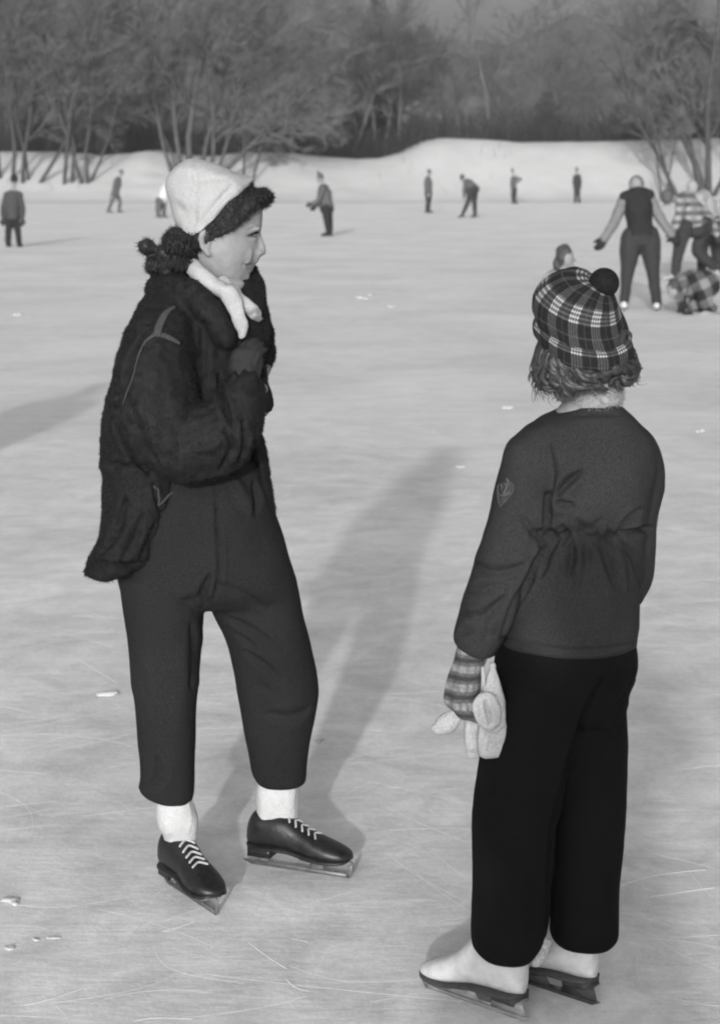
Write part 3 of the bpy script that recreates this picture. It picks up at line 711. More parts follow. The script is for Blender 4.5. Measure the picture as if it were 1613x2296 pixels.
# nose, lips, chin, cheeks, ear
body.add(*tube([P_(579, 524), P_(583, 541), P_(587, 556), P_(589, 565)], [.0065, .0075, .0085, .0085], 12))
for s in (-1, 1): body.add(*ball(P_(579, 567, s * .011), (.011, .0085, .0085), 12, 8))
body.add(*ball(P_(576, 577), (.006, .012, .012), 10, 8))
body.add(*tube([P_(556, 592, -.022), P_(567, 589, -.012), P_(570, 588, 0), P_(567, 589, .012), P_(556, 592, .022)], [.0035, .005, .006, .005, .0035], 8))
body.add(*tube([P_(556, 600, -.018), P_(561, 602, -.009), P_(563, 602, 0), P_(561, 602, .009), P_(556, 600, .018)], [.0035, .005, .006, .005, .0035], 8))
body.add(*ball(P_(545, 619), (.015, .018, .014), 12, 8)); 
for s in (-1, 1):
    body.add(*ball(P_(540, 568, s * .032), (.028, .013, .028), 14, 10)); body.add(*ball(P_(574, 511, s * .026), (.013, .02, .007), 12, 8))
body.add(*tube([P_(468, 568, -.071), P_(452, 552, -.076), P_(449, 530, -.080), P_(458, 517, -.080), P_(468, 521, -.077)], [.008, .006, .006, .006, .005], 8))
body.add(*ball(P_(461, 541, -.072), (.010, .007, .020), 10, 8))
body.add(*tube([P_(455, 590, .005), P_(462, 625, .005), P_(455, 665, .01)], [.052, .050, .060], 16))
body.add(*loft([(350, 650, 560, 650, .03, .06), (330, 720, 570, 720, .03, .10), (320, 820, 560, 820, .03, .11), (300, 940, 560, 940, .03, .11), (300, 1040, 570, 1040, .02, .11), (310, 1130, 580, 1130, .0, .10), (300, 1200, 600, 1200, .0, .10), (300, 1260, 620, 1260, .0, .09)], YW))
body.add(*loft([(290, 1270, 440, 1270, -.03, .07), (310, 1450, 440, 1450, -.05, .065), (325, 1600, 425, 1600, -.07, .052), (350, 1760, 425, 1760, -.085, .040), (374, 1850, 428, 1850, -.078, .022), (390, 1900, 428, 1900, -.062, .014)], YW))
body.add(*loft([(480, 1270, 640, 1270, .02, .07), (520, 1450, 680, 1450, .03, .065), (560, 1600, 690, 1600, .05, .052), (585, 1740, 670, 1740, .08, .040), (594, 1810, 650, 1810, .085, .028), (598, 1870, 650, 1870, .085, .026)], YW))
body.add(*tube([P_(375, 715, -.10), P_(348, 850, -.16), P_(395, 990, -.18), P_(480, 970, -.18), P_(546, 872, -.17)], [.05, .048, .042, .036, .026], 14))
body.add(*tube([P_(555, 695, .12), P_(575, 790, .11), P_(570, 850, .06), P_(580, 872, .03)], [.04, .038, .03, .025], 12))
hand(body, P_(547, 866, -.17), (.10, -.02, 1), (-.6, -1, 0), -1, .66, (.45, .6, .5), .8)
hand(body, P_(582, 872, .03), (.05, -.1, -1), (1, .2, 0), 1, .6, (.5, .6, .5), .9)
me = remesh(body, .0042, 7, .5)
strokes(me, [([(545, 592), (556, 594), (569, 593)], 2.2, .004),                    # mouth
             ([(569, 572), (556, 582), (545, 592), (543, 602)], 3.6, .0009),       # smile fold
             ([(555, 529), (566, 527), (577, 520)], 4.5, .0055),                     # eye socket
             ([(472, 548), (476, 575), (486, 600)], 6, .0015), ([(461, 532), (462, 552)], 3.5, .003), ([(571, 571), (577, 572)], 2.2, .003)])
bumpy(me, .0009, 45, 2); b = put('body', me, [SKIN, LIPS], woman)
v = verts(me); px, py = proj(v)
lipm = (np.abs(px - 562) < 11) & (py > 584.5) & (py < 606) & (px > 553) & (np.abs(v[:, 1] - YW) < .03)
for q in me.polygons:
    if lipm[q.vertices[0]]: q.material_index = 1
FT = bvh(me)
# eye: upper lid with lashes, eyeball, brow
def eye_tube(pts, r, lift):
    P = [hit(FT, x, y, YW - .06) for x, y in pts]; return tube([l + n * lift for l, n in P], r, 6)
l, n = hit(FT, 570, 526, YW - .05); mb = MB(); mb.add(*ball(l - n * .006, .0095, 14, 10)); put('eyeball', mb.mesh('eye'), mat('eye_white', .10, .3, .05, 50, 0), b)
mb = MB(); mb.add(*eye_tube([(556, 530), (564, 526), (572, 522), (578, 519)], [.0008, .0018, .0026, .0022], .0010)); mb.add(*eye_tube([(562, 531), (569, 529), (574, 525)], [.0008, .0014, .0012], .0006)); put('eyelash', mb.mesh('lash'), DARKHAIR, b)
mb = MB(); mb.add(*eye_tube([(551, 514), (562, 509), (574, 507), (583, 510)], [.0008, .0016, .0022, .0016], .0008)); put('eyebrow', mb.mesh('brow'), mat('brow', .19, .8, .2, 100, 0), b)

def clip(me, p1, p2, keep_upleft, Y):
    a = W(*p1, Y); c = W(*p2, Y); d = (c - a); no = Vector((-d.z, 0, d.x)).normalized()
    if no.z < 0: no = -no                                   # points up
    bm = bmesh.new(); bm.from_mesh(me)
    r = bmesh.ops.bisect_plane(bm, geom=bm.verts[:] + bm.edges[:] + bm.faces[:], plane_co=a, plane_no=no, clear_outer=not keep_upleft, clear_inner=keep_upleft)
    bmesh.ops.holes_fill(bm, edges=[e for e in bm.edges if e.is_boundary]); bmesh.ops.recalc_face_normals(bm, faces=bm.faces); bm.to_mesh(me); bm.free(); me.update(); return me
# hair: side band under the kerchief, roll over the brow, rolled curls at the nape
mb = MB(); mb.add(*head_loft(HEAD, YW, 3, .006)); side = clip(clip(mb.mesh('h'), (440, 524), (566, 402), False, YW), (480, 536), (572, 466), True, YW)
hc = MB(); hc.add(verts(side), [tuple(q.vertices) for q in side.polygons])
for dy, x, y, r in ((0, 589, 441, .0225), (-.028, 586, 443, .0225), (.028, 586, 443, .0225), (-.05, 574, 449, .020), (.05, 574, 449, .02), (-.064, 556, 459, .016), (.064, 556, 459, .016)): hc.add(*ball(P_(x, y, dy), (r, r * 1.1, r), 14, 10))
hc.add(*tube([P_(493, 522, -.078), P_(520, 500, -.078), P_(548, 472, -.07)], [.010, .013, .012], 10))
for x, y, dy, rx, ry, rz in ((415, 548, -.03, .034, .06, .036), (398, 545, -.02, .032, .06, .034), (404, 585, -.03, .036, .055, .032), (428, 535, -.035, .018, .045, .022), (350, 592, -.02, .024, .03, .026), (332, 556, -.02, .017, .02, .016), (370, 570, -.03, .022, .03, .022), (425, 575, -.05, .018, .03, .03), (380, 605, -.03, .024, .04, .02)): hc.add(*ball(P_(x, y, dy), (rx, ry, rz), 14, 10))
hme = remesh(hc, .0045, 3); bumpy(hme, .007, 38, 3, (1, 1, .6))
HT = bvh(hme); tb = TB(); R = np.random.default_rng(4)
for i in range(420):                                        # combed side hair
    t = R.random(); a0 = np.array([484, 533]) * (1 - t) + np.array([572, 466]) * t; b0 = np.array([441, 522]) * (1 - t) + np.array([566, 402]) * t
    t2 = min(1, max(0, t + R.normal(.12, .06))); b0 = np.array([441, 522]) * (1 - t2) + np.array([566, 402]) * t2
    s0, s1 = sorted(R.random(2)); s1 = max(s1, s0 + .3)
    P = []
    for s in np.linspace(s0, min(s1, 1), 5):
        x, y = a0 + (b0 - a0) * s + R.normal(0, .6, 2); l, n = hit(HT, x, y, YW - .05); P.append(list(l + n * R.uniform(.0005, .004)))
    tb.seg(P, [.0008, .0013, .0013, .0012, .0005])
def arcs(c, r, k, rr=.0011, wob=.15, span=(1.2, 3.2)):
    for i in range(k):
        u = np.array([R.normal(0, .35), R.normal(0, .3), 1.]); u /= np.linalg.norm(u); w = np.array([R.normal(0, .45), -1., R.normal(0, .35)]); w -= u * (w @ u); w /= np.linalg.norm(w); u = u * math.cos(.9) - w * math.sin(.3); sp = R.uniform(*span); f = R.uniform(1.0, 1.14)
        P = [np.array(c) + np.array(r) * f * (math.cos(q) * u + math.sin(q) * w) * (1 + wob * R.normal(0, .3)) for q in np.linspace(0, sp, 8)]
        tb.seg(P, [.0004] + [rr] * 6 + [.0003])
for x, y, dy, r, k in ((588, 441, 0, (.0235, .07, .0235), 260), (415, 548, -.03, (.036, .062, .038), 200), (398, 545, -.02, (.033, .06, .036), 160), (404, 585, -.03, (.036, .055, .034), 200), (350, 592, -.02, (.025, .03, .028), 160), (332, 556, -.02, (.018, .02, .017), 120), (428, 540, -.035, (.02, .045, .03), 80)): arcs(P_(x, y, dy), r, k)
V_, F_ = fur(hme, 9000, .011, .0013, .3, rand=.8); hme2 = with_fur(with_fur(hme, np.concatenate(tb.V), [f for f in tb.F]), V_, F_); put('hair', hme2, DARKHAIR, woman)
# kerchief
CAPR = [(418, 354, 446, 354, 0, .015), (402, 362, 468, 362, 0, .036), (389, 375, 502, 375, 0, .056), (381, 390, 537, 390, 0, .070), (377, 402, 563, 402, 0, .078), (377, 430, 587, 430, 0, .085), (381, 460, 594, 460, 0, .089), (388, 500, 594, 500, 0, .090), (396, 530, 588, 530, 0, .086)]
mb = MB(); mb.add(*head_loft(CAPR, YW)); km = clip(mb.mesh('k'), (444, 519), (567, 401), True, YW)
kb = MB(); kb.add(verts(km), [tuple(q.vertices) for q in km.polygons]); kb.add(*tube([P_(552, 414), P_(562, 406), P_(569, 399)], [.014, .009, .003], 8))
for s in (-1, 1): kb.add(*tube([P_(566, 403, s * .01), P_(530, 435, s * .075), P_(490, 474, s * .087), P_(447, 517, s * .082), P_(425, 532, s * .05)], [.004] * 5, 8))
kme = remesh(kb, .005, 6); bumpy(kme, .006, 13, 3, (1, .5, 1)); strokes(kme, [([(395, 455), (425, 485), (430, 508)], 12, .003), ([(440, 370), (435, 430), (436, 500)], 9, .005), ([(400, 385), (440, 400), (500, 400)], 9, .004), ([(520, 415), (478, 465), (448, 508)], 6, .005), ([(540, 418), (500, 455), (462, 492)], 4, -.004)])
put('cap', kme, mat('white_cap_knit', .345, .95, .10, 240, .5), woman)

# fur jacket
cb = MB()
cb.add(*loft([(352, 632, 572, 625, .03, .07), (338, 648, 588, 645, .03, .10), (318, 672, 597, 668, .03, .135), (297, 708, 602, 708, .03, .155), (283, 757, 603, 757, .03, .165), (268, 807, 594, 807, .03, .165), (247, 857, 585, 857, .02, .16), (235, 907, 578, 907, .02, .155), (227, 965, 578, 965, .02, .148), (223, 1020, 584, 1010, .02, .14), (224, 1048, 588, 1035, .02, .135)], YW))
cb.add(*loft([(224, 1025, 420, 1040, -.02, .115), (233, 1088, 425, 1078, -.02, .118), (234, 1150, 402, 1135, -.02, .12), (222, 1205, 380, 1185, -.025, .12), (203, 1240, 362, 1224, -.03, .12), (190, 1262, 350, 1252, -.03, .115)], YW))
cb.add(*loft([(568, 990, 588, 985, -.02, .06), (580, 1040, 596, 1035, -.02, .06), (588, 1090, 605, 1085, -.01, .05), (600, 1140, 612, 1135, 0, .03)], YW))
cb.add(*tube([P_(378, 705, -.08), P_(354, 770, -.14), P_(346, 850, -.165), P_(353, 925, -.175), P_(398, 995, -.185), P_(470, 985, -.19), P_(526, 938, -.185), P_(546, 868, -.175)], [.062, .077, .088, .094, .086, .080, .068, .046], 20))
cb.add(*tube([P_(556, 690, .12), P_(571, 755, .12), P_(570, 800, .10), P_(564, 836, .07), P_(574, 868, .04)], [.044, .046, .046, .036, .026], 16))
cb.add(*loft([(546, 607, 572, 599, .055, .03), (540, 640, 593, 640, .055, .05), (528, 690, 602, 690, .055, .07)], YW))
cb.add(*tube([P_(360, 652, 0), P_(395, 648, -.075), P_(438, 668, -.115), P_(478, 708, -.13), P_(506, 755, -.135)], [.040, .038, .032, .028, .024], 14))
cme = remesh(cb, .006, 6, .5); bumpy(cme, .006, 11, 2); bumpy(cme, .0035, 42, 2)
strokes(cme, [([(262, 885), (268, 960), (300, 1020), (335, 1062)], 7, .016), ([(330, 745), (300, 800), (275, 870)], 7, .012), ([(490, 840), (500, 900), (520, 950)], 7, .018), ([(545, 940), (548, 990), (530, 1040)], 6, .012), ([(505, 960), (520, 1000), (495, 1050)], 7, .012), ([(575, 960), (565, 1010), (560, 1045)], 5, .010),
              ([(290, 900), (315, 980), (350, 1040)], 13, .008), ([(440, 1010), (480, 1000), (500, 975)], 8, -.006), ([(455, 720), (455, 800), (460, 860)], 9, .007),
              ([(345, 1085), (352, 1120), (360, 1150)], 5, .012), ([(400, 1100), (375, 1140), (358, 1165)], 5, .010), ([(280, 1120), (262, 1190), (225, 1240)], 9, .010), ([(320, 1150), (300, 1210), (270, 1262)], 8, .008), ([(350, 1170), (330, 1220), (310, 1265)], 7, .007), ([(200, 1278), (250, 1296), (310, 1296), (338, 1278)], 13, -.016), ([(215, 1255), (270, 1270), (330, 1262)], 6, .010),
              ([(548, 760), (545, 800), (528, 850)], 6, .014), ([(575, 790), (580, 830), (583, 860)], 5, .012), ([(385, 1092), (440, 1083), (520, 1066), (575, 1045)], 5, .012)])
CT = bvh(cme)
mb = MB(); back = YW - .2
ribbon_on(CT, [(392, 688), (372, 702), (358, 728), (352, 752)], [5, 16, 19, 18], .002, .002, back, mb=mb)
ribbon_on(CT, [(340, 752), (360, 750), (385, 760), (402, 770)], [8, 13, 13, 8], .002, .002, back, mb=mb)
ribbon_on(CT, [(345, 752), (328, 766), (312, 800), (300, 840), (288, 875), (278, 905)], [10, 7, 4, 3.5, 3.5, 3], .003, .002, back, mb=mb)
put('seam', mb.mesh('seam'), SEAM, woman)
mb = MB(); ribbon_on(CT, [(348, 1088), (357, 1105), (360, 1132)], [5, 5, 6], .004, .004, YW - .1, mb=mb); ribbon_on(CT, [(362, 1128), (376, 1110), (392, 1098)], [5, 6, 9], .004, .004, YW - .1, mb=mb); put('pocket_edge', mb.mesh('pk'), SEAM, woman)
V_, F_ = fur(cme, 100000, .0062, .0013, .9); put('fur_jacket', with_fur(cme, V_, F_), FURM, woman)
# gloves
GLV = mat('grey_glove', .017, .8, .25, 120, .3); mb = MB(); hand(mb, P_(547, 866, -.18), (.12, .0, 1), (-.7, -1, 0), -1, .74, (.40, .55, .5), 1.25); me = remesh(mb, .004, 3); put('glove', me, GLV, woman)
mb = MB(); hand(mb, P_(580, 866, .03), (.07, -.1, -1), (1, -.3, 0), 1, .52, (.5, .6, .5), 1.6); put('glove', remesh(mb, .004, 3), mat('black_glove', .012, .7, .2, 120, .2), woman, label='dark glove of the far hand')
# scarf
sb = MB(); sY = lambda x, y, d=.016: hit(CT, x, y, YW - .1)[0].y - d - YW
sb.add(*tube([P_(405, 580, .03), P_(428, 594, -.05), P_(447, 613, -.085), P_(470, 634, -.105), P_(505, 654, min(-.085, sY(505, 660)))], [.018, .019, .019, .019, .019], 14))
sb.add(*tube([P_(500, 640, -.07), P_(530, 640, -.03), P_(545, 640, .03)], [.022, .016, .014], 10))
sb.add(*ball(P_(518, 655, min(-.09, sY(518, 655))), (.024, .022, .02), 12, 8))
d1 = [min(sY(510, 680), -.08), min(sY(525, 705), -.08), min(sY(540, 735), -.08)]
sb.add(*loft([(490, 655, 532, 650, d1[0], .014), (502, 684, 545, 674, d1[0], .013), (515, 708, 550, 702, d1[1], .012), (526, 734, 558, 726, d1[2], .012), (533, 748, 552, 744, d1[2], .010)], YW, 18, 2.6))
d2 = [min(sY(540, 675), -.07), min(sY(560, 690), -.05), min(sY(580, 705), -.03)]
sb.add(*loft([(515, 668, 536, 650, d2[0] - .004, .012), (535, 690, 556, 666, d2[1] - .004, .012), (552, 704, 578, 684, d2[1], .011), (566, 708, 587, 697, d2[2], .010)], YW, 18, 2.6)); sb.add(*loft([(545, 694, 560, 690, d2[1] + .008, .008), (560, 714, 578, 704, d2[1] + .008, .009), (574, 724, 588, 708, d2[2] + .008, .008)], YW, 16, 2.6))
sme = remesh(sb, .0042, 3); bumpy(sme, .0022, 40, 2); put('scarf', sme, WHITEC, woman)
# trousers
tb_ = MB()
tb_.add(*loft([(330, 1030, 590, 1030, 0, .10), (300, 1090, 596, 1080, 0, .115), (282, 1150, 612, 1150, 0, .125), (272, 1200, 628, 1200, 0, .13), (266, 1260, 646, 1260, 0, .13), (266, 1310, 662, 1310, 0, .12), (285, 1345, 660, 1345, 0, .09)], YW, 32))
tb_.add(*loft([(267, 1290, 468, 1290, -.02, .105), (274, 1350, 459, 1350, -.03, .10), (289, 1450, 456, 1450, -.05, .095), (298, 1530, 450, 1530, -.06, .088), (305, 1600, 441, 1600, -.07, .08), (312, 1700, 437, 1700, -.075, .072), (313, 1745, 437, 1745, -.08, .070), (311, 1765, 437, 1764, -.08, .068), (325, 1780, 436, 1780, -.085, .062), (343, 1788, 433, 1788, -.088, .060)], YW))
tb_.add(*loft([(455, 1290, 660, 1290, .02, .105), (468, 1350, 674, 1350, .025, .10), (502, 1430, 692, 1430, .03, .095), (520, 1500, 708, 1500, .04, .088), (530, 1560, 712, 1560, .045, .084), (540, 1610, 706, 1610, .05, .078), (553, 1690, 692, 1690, .065, .07), (562, 1730, 688, 1730, .075, .064), (574, 1752, 687, 1748, .08, .06)], YW))
tme = remesh(tb_, .0065, 5, .5); bumpy(tme, .006, 5.5, 2, (1, 1, .7)); bumpy(tme, .0022, 18, 2, (1, 1, .6))
strokes(tme, [([(483, 1085), (488, 1180), (493, 1260), (490, 1300), (478, 1340)], 5.2, 0.0150), ([(470, 1290), (455, 1330), (462, 1355)], 7.8, 0.0180), ([(508, 1385), (560, 1410), (635, 1462)], 7.8, 0.0090), ([(550, 1462), (590, 1490), (628, 1522)], 7.8, 0.0090), ([(580, 1530), (605, 1552)], 7.8, 0.0075), ([(430, 1400), (438, 1470), (430, 1540)], 11.7, 0.0075), ([(600, 1600), (650, 1608), (690, 1590)], 11.7, 0.0075),
              ([(350, 1700), (360, 1740), (330, 1760)], 10.4, 0.0090), ([(480, 1310), (540, 1330), (600, 1370)], 10.4, 0.0075), ([(530, 1420), (570, 1450)], 7.8, 0.0075), ([(524, 1070), (545, 1110), (560, 1150)], 11.7, -0.0105), ([(570, 1080), (575, 1120), (572, 1150)], 6.5, 0.0135), ([(300, 1480), (330, 1560)], 13.0, 0.0045), ([(455, 1330), (430, 1345), (400, 1350)], 9.1, 0.0060)])
put('trousers', tme, WOOL_T, woman)
# socks and skates
mb = MB(); mb.add(*loft([(356, 1765, 420, 1765, -.088, .040), (350, 1808, 436, 1806, -.09, .044), (356, 1850, 446, 1848, -.08, .040), (370, 1882, 440, 1876, -.07, .030), (382, 1902, 434, 1896, -.065, .022)], YW)); me = remesh(mb, .005, 2); bumpy(me, .0022, 95, 1, (1, 1, .12)); bumpy(me, .002, 16, 2, (.5, .5, 2)); put('sock', me, mat('sock_wool', .47, .95, .10, 200, .6), woman)
mb = MB(); mb.add(*loft([(580, 1735, 672, 1735, .08, .046), (575, 1780, 668, 1780, .085, .046), (576, 1815, 667, 1815, .087, .038), (576, 1850, 666, 1848, .09, .030), (582, 1868, 660, 1866, .09, .026)], YW)); me = remesh(mb, .005, 2); bumpy(me, .0022, 95, 1, (1, 1, .12)); bumpy(me, .002, 16, 2, (.5, .5, 2)); put('sock', me, mat('sock_wool', .47, .95, .10, 200, .6), woman)
skate(woman, G(368, 1975), G(489, 2056), LEATHER_B, LEATHER_B, STEEL, SEC_LOW)
skate(woman, G(546, 1934), G(792, 1971), LEATHER_B, LEATHER_B, STEEL, SEC_LOW)

# ================================================================== THE GIRL
YG = 3.50
girl = person_root('girl in plaid bobble hat and grey belted jacket, seen from behind on white skates', (W(1230, 1800, YG).x, YG, 0))
Q_ = lambda x, y, dy=0.: W(x, y, YG + dy)
FD = Vector((-.55, .83, 0)).normalized(); hd = Q_(1306, 765)
body = MB()
body.add(*ball(hd, (.074, .088, .112), 18, 14)); body.add(*ball(hd + FD * .03 - Vector((0, 0, .05)), (.058, .06, .065), 14, 10))
body.add(*ball(hd + FD * .095 - Vector((0, 0, .02)), (.012, .012, .016), 10, 8)); body.add(*ball(hd + FD * .082 - Vector((0, 0, .06)), (.02, .012, .007), 10, 8)); body.add(*ball(hd + FD * .075 - Vector((0, 0, .09)), (.02, .02, .014), 10, 8))
SDV = FD.cross(Vector((0, 0, 1)))
for k in (-1, 1): body.add(*ball(hd + SDV * k * .076 - Vector((0, 0, .015)), (.012, .018, .028), 10, 8))
body.add(*tube([Q_(1312, 830), Q_(1322, 880), Q_(1325, 930)], [.045, .046, .06], 14))
body.add(*loft([(1250, 915, 1395, 910, 0, .05), (1215, 970, 1425, 965, 0, .06), (1220, 1080, 1425, 1080, 0, .07), (1235, 1200, 1415, 1200, 0, .065), (1190, 1350, 1405, 1350, 0, .07), (1160, 1480, 1400, 1480, 0, .07), (1150, 1560, 1380, 1560, 0, .06)], YG))
body.add(*loft([(1130, 1540, 1290, 1540, -.02, .07), (1100, 1750, 1230, 1750, -.02, .055), (1090, 1950, 1200, 1950, -.02, .048), (1100, 2120, 1180, 2120, -.02, .034), (1110, 2190, 1180, 2190, -.02, .030)], YG))
body.add(*loft([(1250, 1540, 1385, 1540, .03, .07), (1260, 1750, 1375, 1750, .04, .055), (1255, 1950, 1360, 1950, .05, .048), (1265, 2080, 1345, 2080, .05, .034), (1275, 2160, 1335, 2160, .05, .030)], YG))
body.add(*tube([Q_(1200, 1005, -.02), Q_(1165, 1120, -.05), Q_(1125, 1270, -.06), Q_(1085, 1400, -.06), Q_(1062, 1480, -.06)], [.032, .032, .03, .027, .024], 12))
body.add(*tube([Q_(1420, 1005, .02), Q_(1442, 1100, .03), Q_(1430, 1220, .06), Q_(1395, 1300, .10), Q_(1330, 1310, .14)], [.032, .032, .03, .026, .022], 12))
GW = Q_(1056, 1492, -.06)
hand(body, GW, (-.12, .02, -1), (-.9, -.5, 0), 1, .78, (.35, .55, .5), .85)
hand(body, Q_(1330, 1310, .14), (-1, .3, 0), (0, 0, 1), 1, .75, (.4, .5, .4), 1.)
put('body', remesh(body, .0055, 4), SKIN, girl)
# jacket
jb = MB()
jb.add(*loft([(1278, 903, 1388, 897, 0, .055), (1240, 921, 1404, 912, 0, .07), (1195, 945, 1432, 940, 0, .085), (1165, 985, 1462, 980, 0, .10), (1160, 1040, 1472, 1040, 0, .112), (1178, 1100, 1462, 1100, 0, .115), (1194, 1155, 1448, 1155, 0, .108), (1198, 1195, 1438, 1195, 0, .10), (1186, 1235, 1438, 1235, 0, .105), (1160, 1300, 1437, 1300, 0, .11), (1143, 1380, 1432, 1380, 0, .112), (1124, 1425, 1428, 1430, 0, .112), (1120, 1438, 1427, 1444, 0, .110)], YG, 36))
jb.add(*loft([(1165, 962, 1250, 945, -.01, .05), (1135, 990, 1232, 985, -.02, .058), (1124, 1035, 1230, 1035, -.03, .062), (1106, 1100, 1228, 1100, -.045, .062), (1082, 1190, 1226, 1190, -.055, .062), (1059, 1275, 1196, 1275, -.06, .060), (1034, 1355, 1160, 1360, -.065, .057), (1017, 1410, 1138, 1415, -.065, .052), (1015, 1435, 1122, 1443, -.065, .048), (1026, 1455, 1112, 1460, -.065, .042)], YG))
jb.add(*loft([(1380, 935, 1432, 943, .01, .045), (1400, 975, 1468, 980, .015, .055), (1410, 1035, 1488, 1040, .02, .06), (1410, 1100, 1483, 1100, .03, .06), (1400, 1180, 1468, 1180, .045, .058), (1395, 1240, 1468, 1240, .06, .055), (1385, 1300, 1460, 1300, .09, .05), (1375, 1345, 1440, 1345, .12, .045)], YG))
jme = remesh(jb, .0048, 8, .5); bumpy(jme, .005, 6, 2); bumpy(jme, .0018, 20, 2)
strokes(jme, [([(1228, 1000), (1236, 1060), (1232, 1110)], 10.8, 0.0089), ([(1246, 1108), (1270, 1082), (1302, 1056)], 8.1, 0.0179), ([(1245, 1127), (1262, 1131), (1282, 1132)], 6.8, 0.0140), ([(1226, 1105), (1226, 1150), (1222, 1190)], 8.1, 0.0179), ([(1222, 1190), (1190, 1290), (1150, 1360), (1126, 1430)], 8.1, 0.0166),
              ([(1195, 1198), (1230, 1206), (1262, 1200)], 16.2, 0.0102), ([(1258, 1202), (1300, 1196), (1322, 1214)], 17.6, 0.0093), ([(1318, 1208), (1360, 1214), (1392, 1200)], 17.6, 0.0102), ([(1392, 1202), (1420, 1196), (1440, 1186)], 13.5, 0.0085), ([(1262, 1180), (1266, 1202), (1260, 1222)], 6.8, 0.0068), ([(1302, 1178), (1300, 1204), (1306, 1226)], 6.8, 0.0076), ([(1334, 1184), (1336, 1210), (1330, 1230)], 6.8, 0.0068), ([(1362, 1176), (1366, 1204), (1372, 1228)], 6.8, 0.0076), ([(1232, 1184), (1236, 1210)], 6.8, 0.0059), ([(1388, 1192), (1410, 1165), (1436, 1144)], 8.1, 0.0153), ([(1392, 1196), (1430, 1188), (1462, 1184)], 6.8, 0.0127), ([(1280, 1212), (1280, 1245), (1272, 1290)], 8.1, 0.0115), ([(1345, 1215), (1362, 1260), (1378, 1310)], 9.5, 0.0127), ([(1395, 1215), (1425, 1255), (1435, 1310)], 8.1, 0.0115), ([(1312, 1212), (1318, 1260)], 8.1, 0.0089), ([(1245, 1212), (1225, 1250), (1210, 1290)], 9.5, 0.0102), ([(1300, 1225), (1298, 1270), (1292, 1320)], 8.1, -0.0064), ([(1225, 1225), (1200, 1262)], 8.1, 0.0089), ([(1372, 1218), (1392, 1262), (1402, 1320)], 8.1, -0.0064),
              ([(1062, 1262), (1110, 1285), (1170, 1270)], 10.8, 0.0102), ([(1048, 1325), (1090, 1318), (1150, 1300)], 10.8, 0.0076), ([(1035, 1372), (1080, 1382), (1130, 1340)], 10.8, 0.0115), ([(1030, 1420), (1065, 1405), (1105, 1380)], 10.8, 0.0076), ([(1080, 1400), (1090, 1430)], 9.5, 0.0064), ([(1240, 1180), (1260, 1165)], 8.1, -0.0076), ([(1122, 1428), (1217, 1452), (1324, 1460), (1424, 1440)], 6.8, 0.0051), ([(1290, 1165), (1320, 1190), (1350, 1165)], 12.2, 0.0064), ([(1170, 1160), (1195, 1190), (1215, 1192)], 9.5, 0.0089), ([(1385, 930), (1340, 925), (1290, 930)], 8.1, 0.0038)])
put('jacket', jme, WOOL_J, girl); JT = bvh(jme)
# shield badge on the sleeve
mb = MB(); SH = [(1117, 1085), (1121, 1083), (1127, 1081), (1133, 1072), (1139, 1070), (1145, 1079), (1150, 1095), (1147, 1105), (1138, 1116), (1128, 1128), (1120, 1138), (1117, 1120), (1116, 1100)]
pts = [hit(JT, x, y, YG - .1) for x, y in SH]; c0, n0 = hit(JT, 1131, 1102, YG - .1); n_ = len(SH)
v = [list(l + n * .0008) for l, n in pts] + [list(c0 + (l - c0) * .94 + n * .0032) for l, n in pts] + [list(c0 + n0 * .004)]
mb.add(v, [(i, (i + 1) % n_, n_ + (i + 1) % n_, n_ + i) for i in range(n_)] + [(n_ + i, n_ + (i + 1) % n_, 2 * n_) for i in range(n_)])
bad = put('badge', fixn(mb.mesh('badge')), mat('badge_cloth', .034, .8, .15, 300, .2), girl, smooth=False)
mb = MB(); ET = bvh(bad.data)
for pl, w in (([(1117, 1086), (1116.5, 1104), (1118, 1122), (1120.5, 1137)], 2.6), ([(1120.5, 1137), (1130, 1124), (1141, 1112), (1149, 1102)], 2.2), ([(1149, 1102), (1150, 1093), (1145, 1079)], 1.8), ([(1136, 1073), (1139, 1079), (1140, 1085)], 5.5), ([(1129, 1085), (1135, 1086), (1142, 1088)], 4), ([(1136, 1088), (1134, 1097), (1128, 1108)], 5), ([(1122, 1084), (1126, 1091), (1124, 1097)], 3), ([(1128, 1110), (1134, 1109), (1142, 1103)], 4.5), ([(1119, 1106), (1123, 1110), (1128, 1111)], 3)):
    ribbon_on(ET, pl, w, .0012, .0012, YG - .12, 3, mb)
put('badge_embroidery', mb.mesh('emb'), mat('embroidery', .075, .8, .15, 300, .2), bad)
# trousers
tb_ = MB()
tb_.add(*loft([(1130, 1405, 1418, 1405, 0, .09), (1112, 1450, 1427, 1450, 0, .108), (1104, 1500, 1429, 1498, 0, .108), (1104, 1550, 1412, 1548, 0, .10), (1098, 1600, 1402, 1600, 0, .085)], YG, 32))
tb_.add(*loft([(1108, 1520, 1330, 1520, -.01, .095), (1094, 1600, 1306, 1600, -.02, .095), (1075, 1695, 1280, 1695, -.03, .093), (1059, 1800, 1254, 1800, -.035, .09), (1056, 1860, 1240, 1860, -.04, .088), (1056, 1945, 1234, 1945, -.03, .086), (1054, 2050, 1230, 2050, -.025, .084), (1054, 2095, 1222, 2098, -.025, .082), (1057, 2118, 1205, 2130, -.025, .078), (1066, 2128, 1196, 2140, -.025, .070)], YG))
tb_.add(*loft([(1235, 1520, 1425, 1515, .03, .095), (1232, 1575, 1402, 1575, .03, .095), (1240, 1672, 1404, 1672, .04, .09), (1234, 1789, 1399, 1789, .045, .086), (1230, 1900, 1392, 1900, .05, .083), (1228, 1984, 1387, 1984, .052, .08), (1228, 2060, 1388, 2060, .055, .08), (1230, 2090, 1388, 2092, .055, .078), (1236, 2102, 1380, 2106, .055, .07)], YG))
